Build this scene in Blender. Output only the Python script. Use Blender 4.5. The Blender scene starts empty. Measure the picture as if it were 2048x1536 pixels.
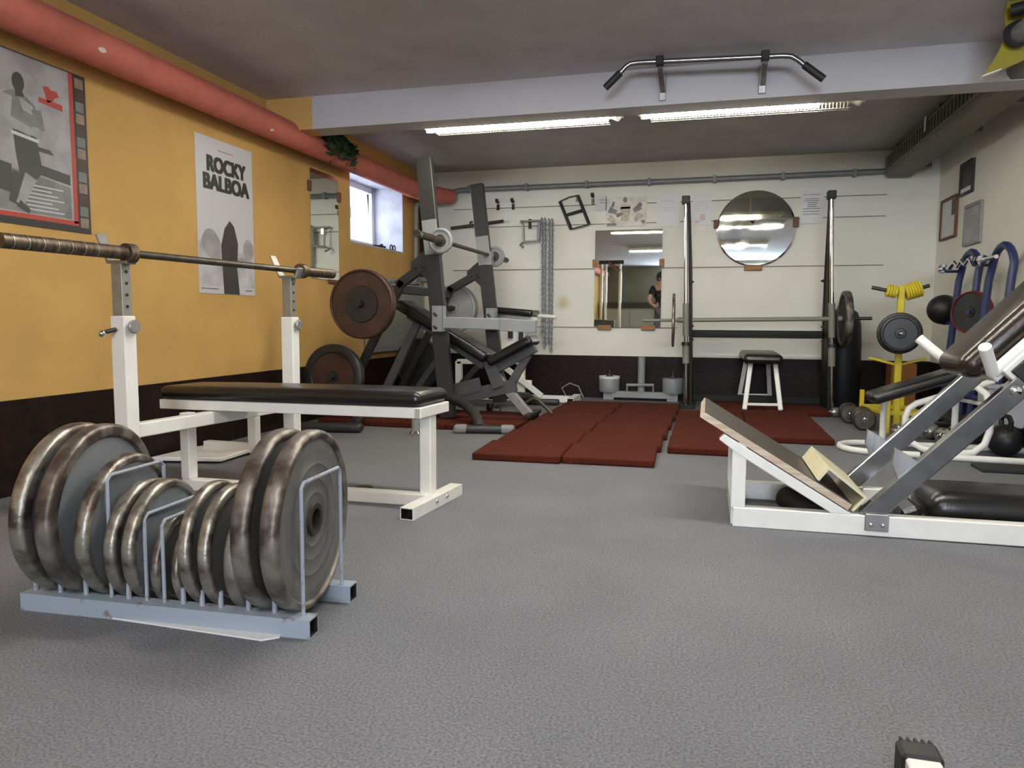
import bpy, bmesh, math, random
from mathutils import Vector, Matrix, Euler
random.seed(7)
PI = math.pi
SC = bpy.context.scene
COL = SC.collection

# ------------------------------------------------------------------ camera, world, exposure
F_PX = 1462.7
cam_d = bpy.data.cameras.new('camera')
cam_d.sensor_fit = 'HORIZONTAL'; cam_d.sensor_width = 36.0
cam_d.lens = 36.0 * F_PX / 2048.0
cam_d.clip_start = 0.02; cam_d.clip_end = 60
cam = bpy.data.objects.new('camera', cam_d); COL.objects.link(cam)
yaw, pitch, roll = -0.26095, 0.08843, -0.00498
fw = Vector((math.sin(yaw), math.cos(yaw), 0)); rt = Vector((math.cos(yaw), -math.sin(yaw), 0)); up = Vector((0, 0, 1))
f2 = fw * math.cos(pitch) - up * math.sin(pitch)
d2 = -(up * math.cos(pitch) + fw * math.sin(pitch))
r3 = rt * math.cos(roll) + d2 * math.sin(roll); d3 = -rt * math.sin(roll) + d2 * math.cos(roll)
cam.matrix_world = Matrix(((r3.x, -d3.x, -f2.x, 0), (r3.y, -d3.y, -f2.y, 0), (r3.z, -d3.z, -f2.z, 0.75), (0, 0, 0, 1)))
SC.camera = cam
SC.view_settings.view_transform = 'Standard'; SC.view_settings.look = 'None'
SC.view_settings.gamma = 1.0; SC.view_settings.use_curve_mapping = False
SC.view_settings.exposure = 0.0
SC.cycles.use_denoising = True
SC.cycles.use_light_tree = False; SC.cycles.max_bounces = 8; SC.cycles.diffuse_bounces = 5; SC.cycles.sample_clamp_indirect = 6.0
SC.cycles.caustics_reflective = False; SC.cycles.caustics_refractive = False
W = bpy.data.worlds.new('daylight_or_fill'); SC.world = W; W.use_nodes = True
W.node_tree.nodes['Background'].inputs[0].default_value = (0.80, 0.90, 1.0, 1)
W.node_tree.nodes['Background'].inputs[1].default_value = 5.0
TUBE = 116.0                                   # radiance of the fluorescent tubes
TUBE_COL = (1.0, 0.94, 0.78)
FILL = 390.0                                    # power of the added fill lamp outside the front window

# ------------------------------------------------------------------ materials
def new_mat(name):
    m = bpy.data.materials.new(name); m.use_nodes = True
    nt = m.node_tree; b = nt.nodes['Principled BSDF']
    return m, nt, b
def mat(name, col, rough=0.5, metal=0.0, var=0.0, scale=8.0, col2=None, bump=0.0, bscale=None, lo=0.4, hi=0.6, detail=4, spec=None, coat=0.0, stretch=None):
    m, nt, b = new_mat(name)
    b.inputs['Base Color'].default_value = (*col, 1); b.inputs['Roughness'].default_value = rough; b.inputs['Metallic'].default_value = metal
    if spec is not None: b.inputs['Specular IOR Level'].default_value = spec
    if coat: b.inputs['Coat Weight'].default_value = coat; b.inputs['Coat Roughness'].default_value = 0.15
    if col2 is None and var > 0: col2 = tuple(c * (1 - var) for c in col)
    if col2 is not None or bump > 0:
        tc = nt.nodes.new('ShaderNodeTexCoord')
        vec = tc.outputs['Object']
        if stretch:
            mp = nt.nodes.new('ShaderNodeMapping'); mp.inputs['Scale'].default_value = stretch
            nt.links.new(vec, mp.inputs['Vector']); vec = mp.outputs['Vector']
    if col2 is not None:
        n = nt.nodes.new('ShaderNodeTexNoise'); n.inputs['Scale'].default_value = scale; n.inputs['Detail'].default_value = detail
        r = nt.nodes.new('ShaderNodeValToRGB')
        r.color_ramp.elements[0].position = lo; r.color_ramp.elements[1].position = hi
        r.color_ramp.elements[0].color = (*col2, 1); r.color_ramp.elements[1].color = (*col, 1)
        nt.links.new(vec, n.inputs['Vector']); nt.links.new(n.outputs['Fac'], r.inputs['Fac']); nt.links.new(r.outputs['Color'], b.inputs['Base Color'])
    if bump > 0:
        n2 = nt.nodes.new('ShaderNodeTexNoise'); n2.inputs['Scale'].default_value = bscale or scale; n2.inputs['Detail'].default_value = 5
        bp = nt.nodes.new('ShaderNodeBump'); bp.inputs['Strength'].default_value = bump; bp.inputs['Distance'].default_value = 0.01
        nt.links.new(vec, n2.inputs['Vector']); nt.links.new(n2.outputs['Fac'], bp.inputs['Height']); nt.links.new(bp.outputs['Normal'], b.inputs['Normal'])
    return m
def emit(name, col, s):
    m, nt, b = new_mat(name)
    b.inputs['Base Color'].default_value = (*col, 1); b.inputs['Emission Color'].default_value = (*col, 1); b.inputs['Emission Strength'].default_value = s
    return m
M = {}
def carpet():
    m, nt, b = new_mat('carpet'); b.inputs['Roughness'].default_value = 0.95; b.inputs['Specular IOR Level'].default_value = 0.1
    tc = nt.nodes.new('ShaderNodeTexCoord')
    n1 = nt.nodes.new('ShaderNodeTexNoise'); n1.inputs['Scale'].default_value = 170; n1.inputs['Detail'].default_value = 3
    n2 = nt.nodes.new('ShaderNodeTexNoise'); n2.inputs['Scale'].default_value = 2.2; n2.inputs['Detail'].default_value = 3
    r1 = nt.nodes.new('ShaderNodeValToRGB'); r1.color_ramp.elements[0].position = .34; r1.color_ramp.elements[1].position = .66
    r1.color_ramp.elements[0].color = (.111, .114, .122, 1); r1.color_ramp.elements[1].color = (.207, .211, .226, 1)
    r2 = nt.nodes.new('ShaderNodeValToRGB'); r2.color_ramp.elements[0].position = .3; r2.color_ramp.elements[1].position = .7
    r2.color_ramp.elements[0].color = (.88, .88, .88, 1); r2.color_ramp.elements[1].color = (1.06, 1.06, 1.06, 1)
    mx = nt.nodes.new('ShaderNodeMix'); mx.data_type = 'RGBA'; mx.blend_type = 'MULTIPLY'; mx.inputs[0].default_value = 1
    for n in (n1, n2): nt.links.new(tc.outputs['Object'], n.inputs['Vector'])
    nt.links.new(n1.outputs['Fac'], r1.inputs['Fac']); nt.links.new(n2.outputs['Fac'], r2.inputs['Fac'])
    nt.links.new(r1.outputs['Color'], mx.inputs[6]); nt.links.new(r2.outputs['Color'], mx.inputs[7]); nt.links.new(mx.outputs[2], b.inputs['Base Color'])
    bp = nt.nodes.new('ShaderNodeBump'); bp.inputs['Strength'].default_value = .2; bp.inputs['Distance'].default_value = .004
    nt.links.new(n1.outputs['Fac'], bp.inputs['Height']); nt.links.new(bp.outputs['Normal'], b.inputs['Normal'])
    return m
M['carpet'] = carpet()
M['yellow_wall'] = mat('yellow_plaster', (.62, .375, .115), .85, var=.10, scale=3, bump=.25, bscale=60)
M['brown'] = mat('brown_gloss_paint', (.015, .0075, .0065), .5, bump=.4, bscale=30, var=.3, scale=20, spec=.16)
M['white_wall'] = mat('white_wall_paint', (.80, .78, .69), .7, var=.05, scale=2.5, bump=.08, bscale=40)
M['gap_shadow'] = mat('painted_gap_shadow', (.20, .185, .15), .9)
M['olive_wall'] = mat('olive_grey_wall_paint', (.20, .20, .135), .8, var=.1, scale=3)
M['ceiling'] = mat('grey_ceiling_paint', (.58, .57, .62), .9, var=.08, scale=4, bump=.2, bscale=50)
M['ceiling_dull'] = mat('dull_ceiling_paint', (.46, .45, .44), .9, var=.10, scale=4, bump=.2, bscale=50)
M['beam'] = mat('white_beam_paint', (.50, .49, .505), .8, var=.04, scale=4)
M['pink'] = mat('pink_pipe_lagging', (.60, .165, .115), .75, var=.14, scale=9, bump=.25, bscale=25)
M['chip'] = mat('bare_plaster_chip', (.75, .68, .58), .9)
M['white_paint'] = mat('white_enamel', (.87, .855, .79), .35, var=.05, scale=12)
M['cream'] = mat('cream_enamel', (.78, .72, .47), .4, var=.08, scale=14)
M['black_vinyl'] = mat('black_vinyl', (.010, .0095, .009), .27, bump=.08, bscale=180, spec=.5)
M['brown_vinyl'] = mat('dark_brown_vinyl', (.020, .013, .009), .24, bump=.08, bscale=160)
M['grey_paint'] = mat('dark_grey_enamel', (.024, .024, .0245), .45, var=.08, scale=10)
M['mid_grey'] = mat('mid_grey_enamel', (.085, .082, .082), .45, var=.08, scale=10)
M['lgrey_paint'] = mat('light_grey_enamel', (.27, .28, .28), .45, var=.1, scale=10)
M['blue_grey'] = mat('blue_grey_enamel', (.30, .35, .41), .5, col2=(.20, .17, .14), scale=26, lo=.30, hi=.36)
M['hoop'] = mat('blue_grey_rod_enamel', (.34, .37, .42), .45, col2=(.25, .22, .2), scale=60, lo=.33, hi=.40)
M['iron'] = mat('grey_cast_iron', (.19, .188, .18), .6, metal=.2, col2=(.12, .12, .117), scale=7, bump=.15, bscale=40, lo=.35, hi=.65)
M['iron_blue'] = mat('blue_grey_painted_iron', (.27, .285, .31), .6, metal=.1, col2=(.19, .20, .215), scale=5, bump=.12, bscale=40, lo=.35, hi=.65)
M['rim'] = mat('worn_steel_rim', (.40, .375, .315), .40, metal=.8, col2=(.115, .09, .075), scale=17, bump=.25, bscale=45, lo=.40, hi=.60)
M['rim_rust'] = mat('rusty_rim', (.32, .295, .26), .42, metal=.7, col2=(.08, .06, .05), scale=10, bump=.2, bscale=40, lo=.42, hi=.62)
M['rust'] = mat('rust_brown_iron', (.058, .024, .012), .5, var=.35, scale=10, bump=.2, bscale=50)
M['rust_dark'] = mat('dark_iron', (.022, .015, .012), .6, var=.3, scale=30, bump=.2, bscale=60)
M['black_iron'] = mat('black_iron', (.018, .018, .018), .42, var=.3, scale=12, bump=.1, bscale=50)
M['pale_iron'] = mat('pale_grey_iron', (.42, .42, .40), .5, metal=.2, var=.2, scale=9)
M['bar'] = mat('dark_worn_steel', (.11, .095, .075), .42, metal=.75, var=.35, scale=22)
M['sleeve'] = mat('brown_worn_steel', (.155, .12, .085), .45, metal=.7, col2=(.07, .05, .035), scale=18, stretch=(1, 6, 1))
M['steel'] = mat('brushed_steel', (.45, .44, .42), .35, metal=.85, var=.2, scale=30, stretch=(1, 1, .15))
M['galv'] = mat('galvanised_grey_pipe', (.25, .26, .26), .5, metal=.3, var=.1, scale=12)
M['chain'] = mat('zinc_chain', (.40, .41, .41), .35, metal=.45)
M['chrome'] = mat('chrome', (.78, .78, .76), .10, metal=1.0)
M['chrome_dull'] = mat('dull_chrome', (.40, .40, .405), .20, metal=1.0, var=.15, scale=18)
M['zinc'] = mat('zinc_grey_post', (.33, .32, .29), .45, metal=.5, var=.15, scale=30)
M['rubber'] = mat('black_rubber', (.012, .012, .012), .6)
M['grey_rubber'] = mat('grey_rubber', (.22, .22, .22), .6)
M['tile'] = mat('red_rubber_crumb', (.080, .0135, .0058), .9, col2=(.043, .0085, .004), scale=140, bump=.3, bscale=140, lo=.35, hi=.65, spec=.15)
M['dgreen'] = mat('dark_green_enamel', (.013, .016, .011), .55, var=.15, scale=9, spec=.2)
M['olive'] = mat('olive_grey_sleeve', (.21, .205, .165), .5, var=.1, scale=14)
M['yellow'] = mat('yellow_enamel', (.66, .53, .03), .45, var=.12, scale=14)
M['blue'] = mat('blue_enamel', (.022, .035, .115), .4, var=.1, scale=9)
M['red'] = mat('red_rim_paint', (.16, .008, .012), .5)
M['ply'] = mat('plywood_edge', (.68, .57, .44), .7, col2=(.50, .38, .27), scale=3, stretch=(1, 1, 30))
M['ply_top'] = mat('dark_film_faced_board', (.062, .050, .041), .45, var=.2, scale=20)
M['wood'] = mat('orange_brown_wood', (.36, .17, .055), .6, col2=(.25, .11, .035), scale=6, stretch=(1, 1, 8))
M['wood_dark'] = mat('brown_wood', (.16, .07, .035), .6, var=.3, scale=8)
M['mirror'] = mat('mirror_glass', (.80, .82, .75), .015, metal=1.0)
def smudged():
    m, nt, b = new_mat('smudged_mirror_glass'); b.inputs['Metallic'].default_value = 1; b.inputs['Base Color'].default_value = (.80, .82, .75, 1)
    tc = nt.nodes.new('ShaderNodeTexCoord'); n = nt.nodes.new('ShaderNodeTexNoise'); n.inputs['Scale'].default_value = 7; n.inputs['Detail'].default_value = 5
    r = nt.nodes.new('ShaderNodeMapRange'); r.inputs[1].default_value = .45; r.inputs[2].default_value = .75; r.inputs[3].default_value = .012; r.inputs[4].default_value = .05
    nt.links.new(tc.outputs['Object'], n.inputs['Vector']); nt.links.new(n.outputs['Fac'], r.inputs[0]); nt.links.new(r.outputs[0], b.inputs['Roughness'])
    return m
M['mirror_smudge'] = smudged()
M['tube'] = emit('lit_tube', TUBE_COL, TUBE * 1.15)
M['tube_cool'] = emit('lit_cool_white_tube', (1.0, .97, .93), TUBE * .82)
M['lamp_white'] = mat('lamp_housing', (.80, .78, .66), .4)
M['duct'] = mat('brown_grey_duct', (.165, .152, .122), .7, var=.15, scale=14, bump=.5, bscale=60, stretch=(1, 1, 1))
M['radiator'] = mat('radiator_enamel', (.25, .265, .24), .45)
M['reveal'] = mat('blue_white_reveal_paint', (.50, .53, .62), .5, var=.25, scale=6, bump=.5, bscale=25)
M['pvc'] = mat('white_window_frame', (.78, .79, .80), .3)
M['outside'] = mat('light_well_wall', (.85, .78, .76), .8)
M['plant'] = mat('ivy_leaf', (.040, .070, .028), .6, var=.4, scale=12)
M['paper'] = mat('white_paper', (.74, .74, .73), .6)
M['paper_grey'] = mat('poster_grey_paper', (.60, .59, .605), .45)
M['print_black'] = mat('black_print', (.018, .017, .017), .5)
M['print_dark'] = mat('dark_grey_print', (.045, .042, .04), .5)
M['print_mid'] = mat('mid_grey_print', (.22, .215, .215), .5, var=.3, scale=9)
M['print_light'] = mat('light_grey_print', (.40, .39, .385), .5, var=.25, scale=8)
M['print_red'] = mat('red_print', (.42, .045, .03), .5)
M['print_brown'] = mat('brown_print', (.30, .22, .15), .5, var=.3, scale=18)
M['print_tan'] = mat('tan_print', (.56, .50, .38), .5, var=.3, scale=30)
M['print_fog'] = mat('foggy_grey_print', (.60, .59, .61), .5, col2=(.40, .39, .40), scale=9, lo=.35, hi=.65)
M['sepia'] = mat('sepia_paper', (.74, .70, .60), .5, var=.2, scale=14)
M['red_faint'] = mat('faint_red_print', (.62, .42, .38), .5)
M['bag'] = mat('black_leather', (.008, .008, .009), .5, bump=.1, bscale=60)
M['orange_box'] = mat('orange_box', (.30, .12, .025), .7, var=.2, scale=6)
M['skin'] = mat('skin', (.50, .28, .20), .5)
M['hair'] = mat('dark_hair', (.012, .009, .008), .6)
M['tshirt'] = mat('black_tshirt', (.009, .009, .011), .8)
M['trousers'] = mat('grey_trousers', (.10, .10, .11), .8)
M['cabinet'] = mat('pale_cabinet', (.42, .43, .36), .6)
M['film'] = mat('yellow_sheet_plastic', (.30, .25, .02), .4, var=.2, scale=8)
def chipped(base, chip, sc, lo, hi):
    return mat('stain', base, .8, col2=chip, scale=sc, lo=lo, hi=hi)

# ------------------------------------------------------------------ mesh helpers
def frame(p, q, upv=(0, 0, 1)):
    p = Vector(p); q = Vector(q); x = (q - p); L = x.length; x.normalize()
    u = Vector(upv)
    if abs(x.dot(u)) > .98: u = Vector((0, 1, 0)) if abs(x.y) < .9 else Vector((1, 0, 0))
    y = u.cross(x).normalized(); z = x.cross(y)
    return p, L, x, y, z
class MB:
    def __init__(s): s.v = []; s.f = []; s.m = []; s.flat = []
    def add(s, vs, fs, mi=0, flat=False):
        o = len(s.v); s.v += [Vector(v) for v in vs]
        for f in fs: s.f.append([i + o for i in f]); s.m.append(mi); s.flat.append(flat)
        return s
    def box(s, a, b, mi=0):
        x0, y0, z0 = (min(a[i], b[i]) for i in range(3)); x1, y1, z1 = (max(a[i], b[i]) for i in range(3))
        vs = [(x0, y0, z0), (x1, y0, z0), (x1, y1, z0), (x0, y1, z0), (x0, y0, z1), (x1, y0, z1), (x1, y1, z1), (x0, y1, z1)]
        return s.add(vs, [(0, 3, 2, 1), (4, 5, 6, 7), (0, 1, 5, 4), (1, 2, 6, 5), (2, 3, 7, 6), (3, 0, 4, 7)], mi, True)
    def beam(s, p, q, w, h, upv=(0, 0, 1), mi=0, hollow=False, dark=1):
        """bar from p to q, w across, h along the up direction; hollow leaves open tube ends"""
        p, L, x, y, z = frame(p, q, upv)
        def ring(t, k): return [p + x * t + y * a * (w / 2 - k) + z * b * (h / 2 - k) for a, b in ((-1, -1), (1, -1), (1, 1), (-1, 1))]
        if not hollow:
            return s.add(ring(0, 0) + ring(L, 0), [(3, 2, 1, 0), (4, 5, 6, 7), (0, 1, 5, 4), (1, 2, 6, 5), (2, 3, 7, 6), (3, 0, 4, 7)], mi, True)
        k = min(w, h) * .08; dp = min(.05, L * .3)
        s.add(ring(0, 0) + ring(L, 0), [(0, 1, 5, 4), (1, 2, 6, 5), (2, 3, 7, 6), (3, 0, 4, 7)], mi, True)
        for t, t2, fl in ((0, dp, 1), (L, L - dp, 0)):
            vs = ring(t, 0) + ring(t, k) + ring(t2, k)
            f1 = [((i + 1) % 4, i, i + 4, (i + 1) % 4 + 4) for i in range(4)]
            f2_ = [((i + 1) % 4 + 4, i + 4, i + 8, (i + 1) % 4 + 8) for i in range(4)]; cap = [(8, 9, 10, 11)]
            if fl: f1 = [f[::-1] for f in f1]; f2_ = [f[::-1] for f in f2_]; cap = [(11, 10, 9, 8)]
            if not fl: cap = [(8, 9, 10, 11)]
            s.add(vs, f1, mi, True); s.add(vs, f2_ + cap, dark, True)
        return s
    def tube(s, path, r, n=12, mi=0, closed=False):
        P = [Vector(p) for p in path]; N = len(P)
        rr = r if isinstance(r, (list, tuple)) else [r] * N
        t0 = (P[1] - P[0]).normalized()
        u = Vector((0, 0, 1)) if abs(t0.z) < .9 else Vector((0, 1, 0))
        u = (u - t0 * u.dot(t0)).normalized(); vs = []
        for i in range(N):
            if closed: t = (P[(i + 1) % N] - P[i - 1]).normalized()
            else: t = (P[min(i + 1, N - 1)] - P[max(i - 1, 0)]).normalized()
            u = (u - t * u.dot(t)).normalized(); w = t.cross(u)
            k = 1.0
            if 0 < i < N - 1 and not closed:
                c = (P[i] - P[i - 1]).normalized().dot((P[i + 1] - P[i]).normalized()); k = 1 / max(.7, math.sqrt(max(.01, (1 + c) / 2)))
            for j in range(n):
                a = 2 * PI * j / n; vs.append(P[i] + (u * math.cos(a) + w * math.sin(a)) * rr[i] * (k if abs(math.cos(a)) > 2 else 1))
        fs = []
        for i in range(N if closed else N - 1):
            a0 = i * n; b0 = ((i + 1) % N) * n
            for j in range(n): fs.append((a0 + j, a0 + (j + 1) % n, b0 + (j + 1) % n, b0 + j))
        if not closed: fs += [tuple(range(n))[::-1], tuple(range((N - 1) * n, N * n))]
        return s.add(vs, fs, mi)
    def lathe(s, prof, c, ax, n=40, mi=0, closed=True):
        """profile (radius, height) turned round axis ax at c"""
        p, L, x, y, z = frame(c, Vector(c) + Vector(ax)); vs = []; K = len(prof)
        for (r, h) in prof:
            for j in range(n):
                a = 2 * PI * j / n; vs.append(p + x * h + (y * math.cos(a) + z * math.sin(a)) * r)
        fs = []
        for i in range(K if closed else K - 1):
            a0 = i * n; b0 = ((i + 1) % K) * n
            for j in range(n): fs.append((a0 + j, a0 + (j + 1) % n, b0 + (j + 1) % n, b0 + j))
        if not closed:
            if prof[0][0] > 1e-4: fs.append(tuple(range(n))[::-1])
            if prof[-1][0] > 1e-4: fs.append(tuple(range((K - 1) * n, K * n)))
        return s.add(vs, fs, mi)
    def prism(s, pts, d, mi=0):
        """planar polygon (3D points) extruded by d"""
        d = Vector(d); n = len(pts); P = [Vector(p) for p in pts]
        nn = sum(((P[i] - P[0]).cross(P[(i + 1) % n] - P[0]) for i in range(n)), Vector())
        if nn.dot(d) < 0: P = P[::-1]
        vs = P + [p + d for p in P]
        return s.add(vs, [tuple(range(n))[::-1], tuple(range(n, 2 * n))] + [(i, (i + 1) % n, n + (i + 1) % n, n + i) for i in range(n)], mi, True)
    def sphere(s, c, r, n=20, k=12, mi=0, sc=(1, 1, 1)):
        vs = []; c = Vector(c)
        for i in range(1, k):
            t = PI * i / k
            for j in range(n): a = 2 * PI * j / n; vs.append(c + Vector((r * sc[0] * math.sin(t) * math.cos(a), r * sc[1] * math.sin(t) * math.sin(a), r * sc[2] * math.cos(t))))
        vs += [c + Vector((0, 0, r * sc[2])), c - Vector((0, 0, r * sc[2]))]; T = len(vs) - 2
        fs = [(i * n + j, (i + 1) * n + j, (i + 1) * n + (j + 1) % n, i * n + (j + 1) % n) for i in range(k - 2) for j in range(n)]
        fs += [(T, j, (j + 1) % n) for j in range(n)] + [(T + 1, (k - 2) * n + (j + 1) % n, (k - 2) * n + j) for j in range(n)]
        return s.add(vs, fs, mi)
    def pad(s, p, q, w, h, r=.02, upv=(0, 0, 1), puff=.0, mi=0):
        """upholstered pad from p to q (centres of its ends), w wide, h thick, rounded"""
        p, L, x, y, z = frame(p, q, upv); vs = []; fs = []
        # rounded box through a superquadric-like grid: cross sections along x
        nx = 14; nc = 28
        def prof(t):  # end rounding factor
            e = min(t, L - t); return 1.0 if e >= r else math.sqrt(max(0, 1 - (1 - e / r) ** 2))
        ts = [0] + [r * (1 - math.cos(PI / 2 * i / 5)) for i in range(1, 6)] + [r + (L - 2 * r) * i / 6 for i in range(1, 6)] + [L - r * (1 - math.cos(PI / 2 * i / 5)) for i in range(5, 0, -1)] + [L]
        for t in ts:
            k = r * (1 - prof(t)); a = w / 2 - k; b = h / 2 - k; rr = max(.0005, r - k)
            rr = min(rr, a * .98, b * .98) if min(a, b) > .001 else .0005
            pf = puff * math.sin(PI * min(1, max(0, t / L))) ** .5 if 0 < t < L else 0
            pts = []
            for cx, cy, a0 in ((1, 1, 0), (-1, 1, PI / 2), (-1, -1, PI), (1, -1, 3 * PI / 2)):
                for i in range(7):
                    an = a0 + PI / 2 * i / 6; yy = cx * (a - rr) + rr * math.cos(an); zz = cy * (b - rr) + rr * math.sin(an)
                    pts.append((yy, zz))
            # insert extra on top for puff
            for (yy, zz) in pts: vs.append(p + x * t + y * yy + z * (zz + (pf * (1 - (yy / (a + 1e-6)) ** 2) if zz > 0 else 0)))
        K = 28; N = len(ts)
        for i in range(N - 1):
            for j in range(K): fs.append((i * K + j, i * K + (j + 1) % K, (i + 1) * K + (j + 1) % K, (i + 1) * K + j))
        fs += [tuple(range(K))[::-1], tuple(range((N - 1) * K, N * K))]
        return s.add(vs, fs, mi)
ROOT = {}
def build(name, mb, mats, parent=None, local=False, bevel=0.0, sharp=35, seg=1):
    if not isinstance(mats, (list, tuple)): mats = [mats]
    me = bpy.data.meshes.new(name)
    vs = [v.copy() for v in mb.v]
    org = None
    if parent is not None:
        R = ROOT.get(parent.name)
        if R is not None and not local:
            Ri = R.inverted(); vs = [Ri @ v for v in vs]
    else:
        xs = [v.x for v in vs]; ys = [v.y for v in vs]; zs = [v.z for v in vs]
        org = Vector(((min(xs) + max(xs)) / 2, (min(ys) + max(ys)) / 2, min(zs))); vs = [v - org for v in vs]
    me.from_pydata(vs, [], mb.f)
    for m in mats: me.materials.append(M[m] if isinstance(m, str) else m)
    for p, mi, fl in zip(me.polygons, mb.m, mb.flat): p.material_index = min(mi, len(mats) - 1); p.use_smooth = not fl
    if bevel > 0:
        bm = bmesh.new(); bm.from_mesh(me)
        bmesh.ops.remove_doubles(bm, verts=bm.verts, dist=1e-6)
        es = [e for e in bm.edges if len(e.link_faces) == 2 and e.calc_face_angle(0) > math.radians(40)]
        bmesh.ops.bevel(bm, geom=es, offset=bevel, segments=seg, affect='EDGES', profile=.5, clamp_overlap=True)
        bm.to_mesh(me); bm.free()
    if bevel > 0:
        for p in me.polygons: p.use_smooth = False
    me.set_sharp_from_angle(angle=math.radians(sharp))
    me.update()
    o = bpy.data.objects.new(name, me); COL.objects.link(o)
    if parent is not None:
        o.parent = parent; ROOT[o.name] = ROOT.get(parent.name)
    else:
        o.location = org; ROOT[o.name] = Matrix.Translation(org)
    return o
def tag(o, label, cat, group=None, kind=None):
    if label: o['label'] = label
    if cat: o['category'] = cat
    if group: o['group'] = group
    if kind: o['kind'] = kind
    return o
def thing(name, label, cat, loc, rz=0.0, group=None):
    o = bpy.data.objects.new(name, None); COL.objects.link(o)
    o.empty_display_size = .05
    o.location = loc; o.rotation_euler = (0, 0, rz)
    ROOT[o.name] = Matrix.Translation(Vector(loc)) @ Matrix.Rotation(rz, 4, 'Z')
    return tag(o, label, cat, group)
def copy_tree(o, loc, rot=None, label=None, parent=None):
    c = o.copy(); COL.objects.link(c)
    if parent is None:
        c.location = loc
        if rot is not None: c.rotation_euler = rot
        if label: c['label'] = label
    else: c.parent = parent
    for ch in list(o.children): copy_tree(ch, None, parent=c)
    return c
def struct(name, mb, mats, **k):
    o = build(name, mb, mats, **k); o['kind'] = 'structure'
    return o
def plabel(o, l): o['label'] = l; return o

# ------------------------------------------------------------------ the room
XL, XR, YB, YF = -2.805, 1.85, 7.0, -5.7
ZC, ZC2 = 2.155, 2.20
WN = .402                                       # height of the dark brown dado
WX = -3.28                                      # outer face of the left wall
struct('floor', MB().box((XL - .5, YF - .2, -.1), (XR + .2, YB + .2, 0)), 'carpet')
def yzbox(mb, y0, y1, z0, z1, mi): mb.box((WX, y0, z0), (XL, y1, z1), mi)
wl = MB()
yzbox(wl, YF, YB, 0, WN, 1)
holes = [(5.42, 6.49, 1.372, 1.98)]
y = YF
for (a, b, z0, z1) in holes:
    yzbox(wl, y, a, WN, 2.3, 0); yzbox(wl, a, b, WN, z0, 0); yzbox(wl, a, b, z1, 2.3, 0); y = b
yzbox(wl, y, YB, WN, 2.3, 0)
struct('wall_left', wl, ['yellow_wall', 'brown'])
struct('wall_back', MB().box((WX, YB, 0), (XR + .2, YB + .2, WN + .003), 1).box((WX, YB, WN + .003), (XR + .2, YB + .2, 2.3), 0), ['white_wall', 'brown'])
struct('wall_right', MB().box((XR, YF, 0), (XR + .2, YB, WN), 1).box((XR, YF, WN), (XR + .2, YB, 2.3), 0), ['white_wall', 'brown'])
FX0, FX1, FZ0, FZ1 = -1.1, 1.5, .95, 2.08          # added window behind the camera, made up to light camera-facing surfaces
struct('wall_front', MB().box((WX, YF - .2, 0), (FX0, YF, 2.3)).box((FX1, YF - .2, 0), (XR + .2, YF, 2.3)).box((FX0, YF - .2, 0), (FX1, YF, FZ0)).box((FX0, YF - .2, FZ1), (FX1, YF, 2.3)), 'olive_wall')
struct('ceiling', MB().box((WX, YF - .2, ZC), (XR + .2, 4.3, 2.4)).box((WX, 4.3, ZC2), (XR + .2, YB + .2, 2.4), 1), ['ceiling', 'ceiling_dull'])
struct('trim_1', MB().box((XL, 4.30, 1.952), (-2.475, 4.475, ZC2), 1).box((-2.475, 4.30, 1.952), (XR, 4.475, ZC2), 0), ['beam', 'yellow_wall'])
# window in the left wall near the back, deep blue-white reveal, light well behind it
rv = MB()
rv.box((WX, 6.478, 1.372), (XL + .002, 6.49, 1.98)).box((WX, 5.42, 1.372), (XL + .002, 5.432, 1.98)).box((WX, 5.432, 1.362), (XL + .002, 6.478, 1.374)).box((WX, 5.432, 1.968), (XL + .002, 6.478, 1.98))
struct('trim_2', rv, 'reveal')
def window(n, y0, y1, z0, z1, x):
    fr = MB(); t = .055
    fr.box((x - .03, y0, z0), (x + .03, y0 + t, z1)).box((x - .03, y1 - t, z0), (x + .03, y1, z1)).box((x - .03, y0 + t, z0), (x + .03, y1 - t, z0 + t)).box((x - .03, y0 + t, z1 - t), (x + .03, y1 - t, z1))
    mid = (y0 + y1) / 2
    fr.box((x - .028, mid - .035, z0 + t), (x + .028, mid + .035, z1 - t))
    w = struct('window_%d' % n, fr, 'pvc', bevel=.004)
    g = bpy.data.materials.get('window_glass')
    if not g:
        g, nt, b = new_mat('window_glass'); b.inputs['Base Color'].default_value = (.9, .95, 1, 1); b.inputs['Roughness'].default_value = .02
        tr = nt.nodes.new('ShaderNodeBsdfTransparent'); mx = nt.nodes.new('ShaderNodeMixShader'); mx.inputs[0].default_value = .06
        nt.links.new(tr.outputs[0], mx.inputs[1]); nt.links.new(b.outputs[0], mx.inputs[2]); nt.links.new(mx.outputs[0], nt.nodes['Material Output'].inputs['Surface'])
    build('pane', MB().box((x - .003, y0 + t, z0 + t), (x + .003, y1 - t, z1 - t)), g, w)
    build('handle', MB().box((x + .03, mid - .012, (z0 + z1) / 2 - .05), (x + .05, mid + .012, (z0 + z1) / 2 + .05)), 'pvc', w, bevel=.004)
    return w
window(1, 5.432, 6.478, 1.40, 1.968, -3.12)
struct('trim_3', MB().box((-3.9, 5.0, 1.0), (-3.8, 7.4, 2.9)).box((-3.8, 6.95, 1.0), (WX, 7.0, 2.9)), 'outside')
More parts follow.
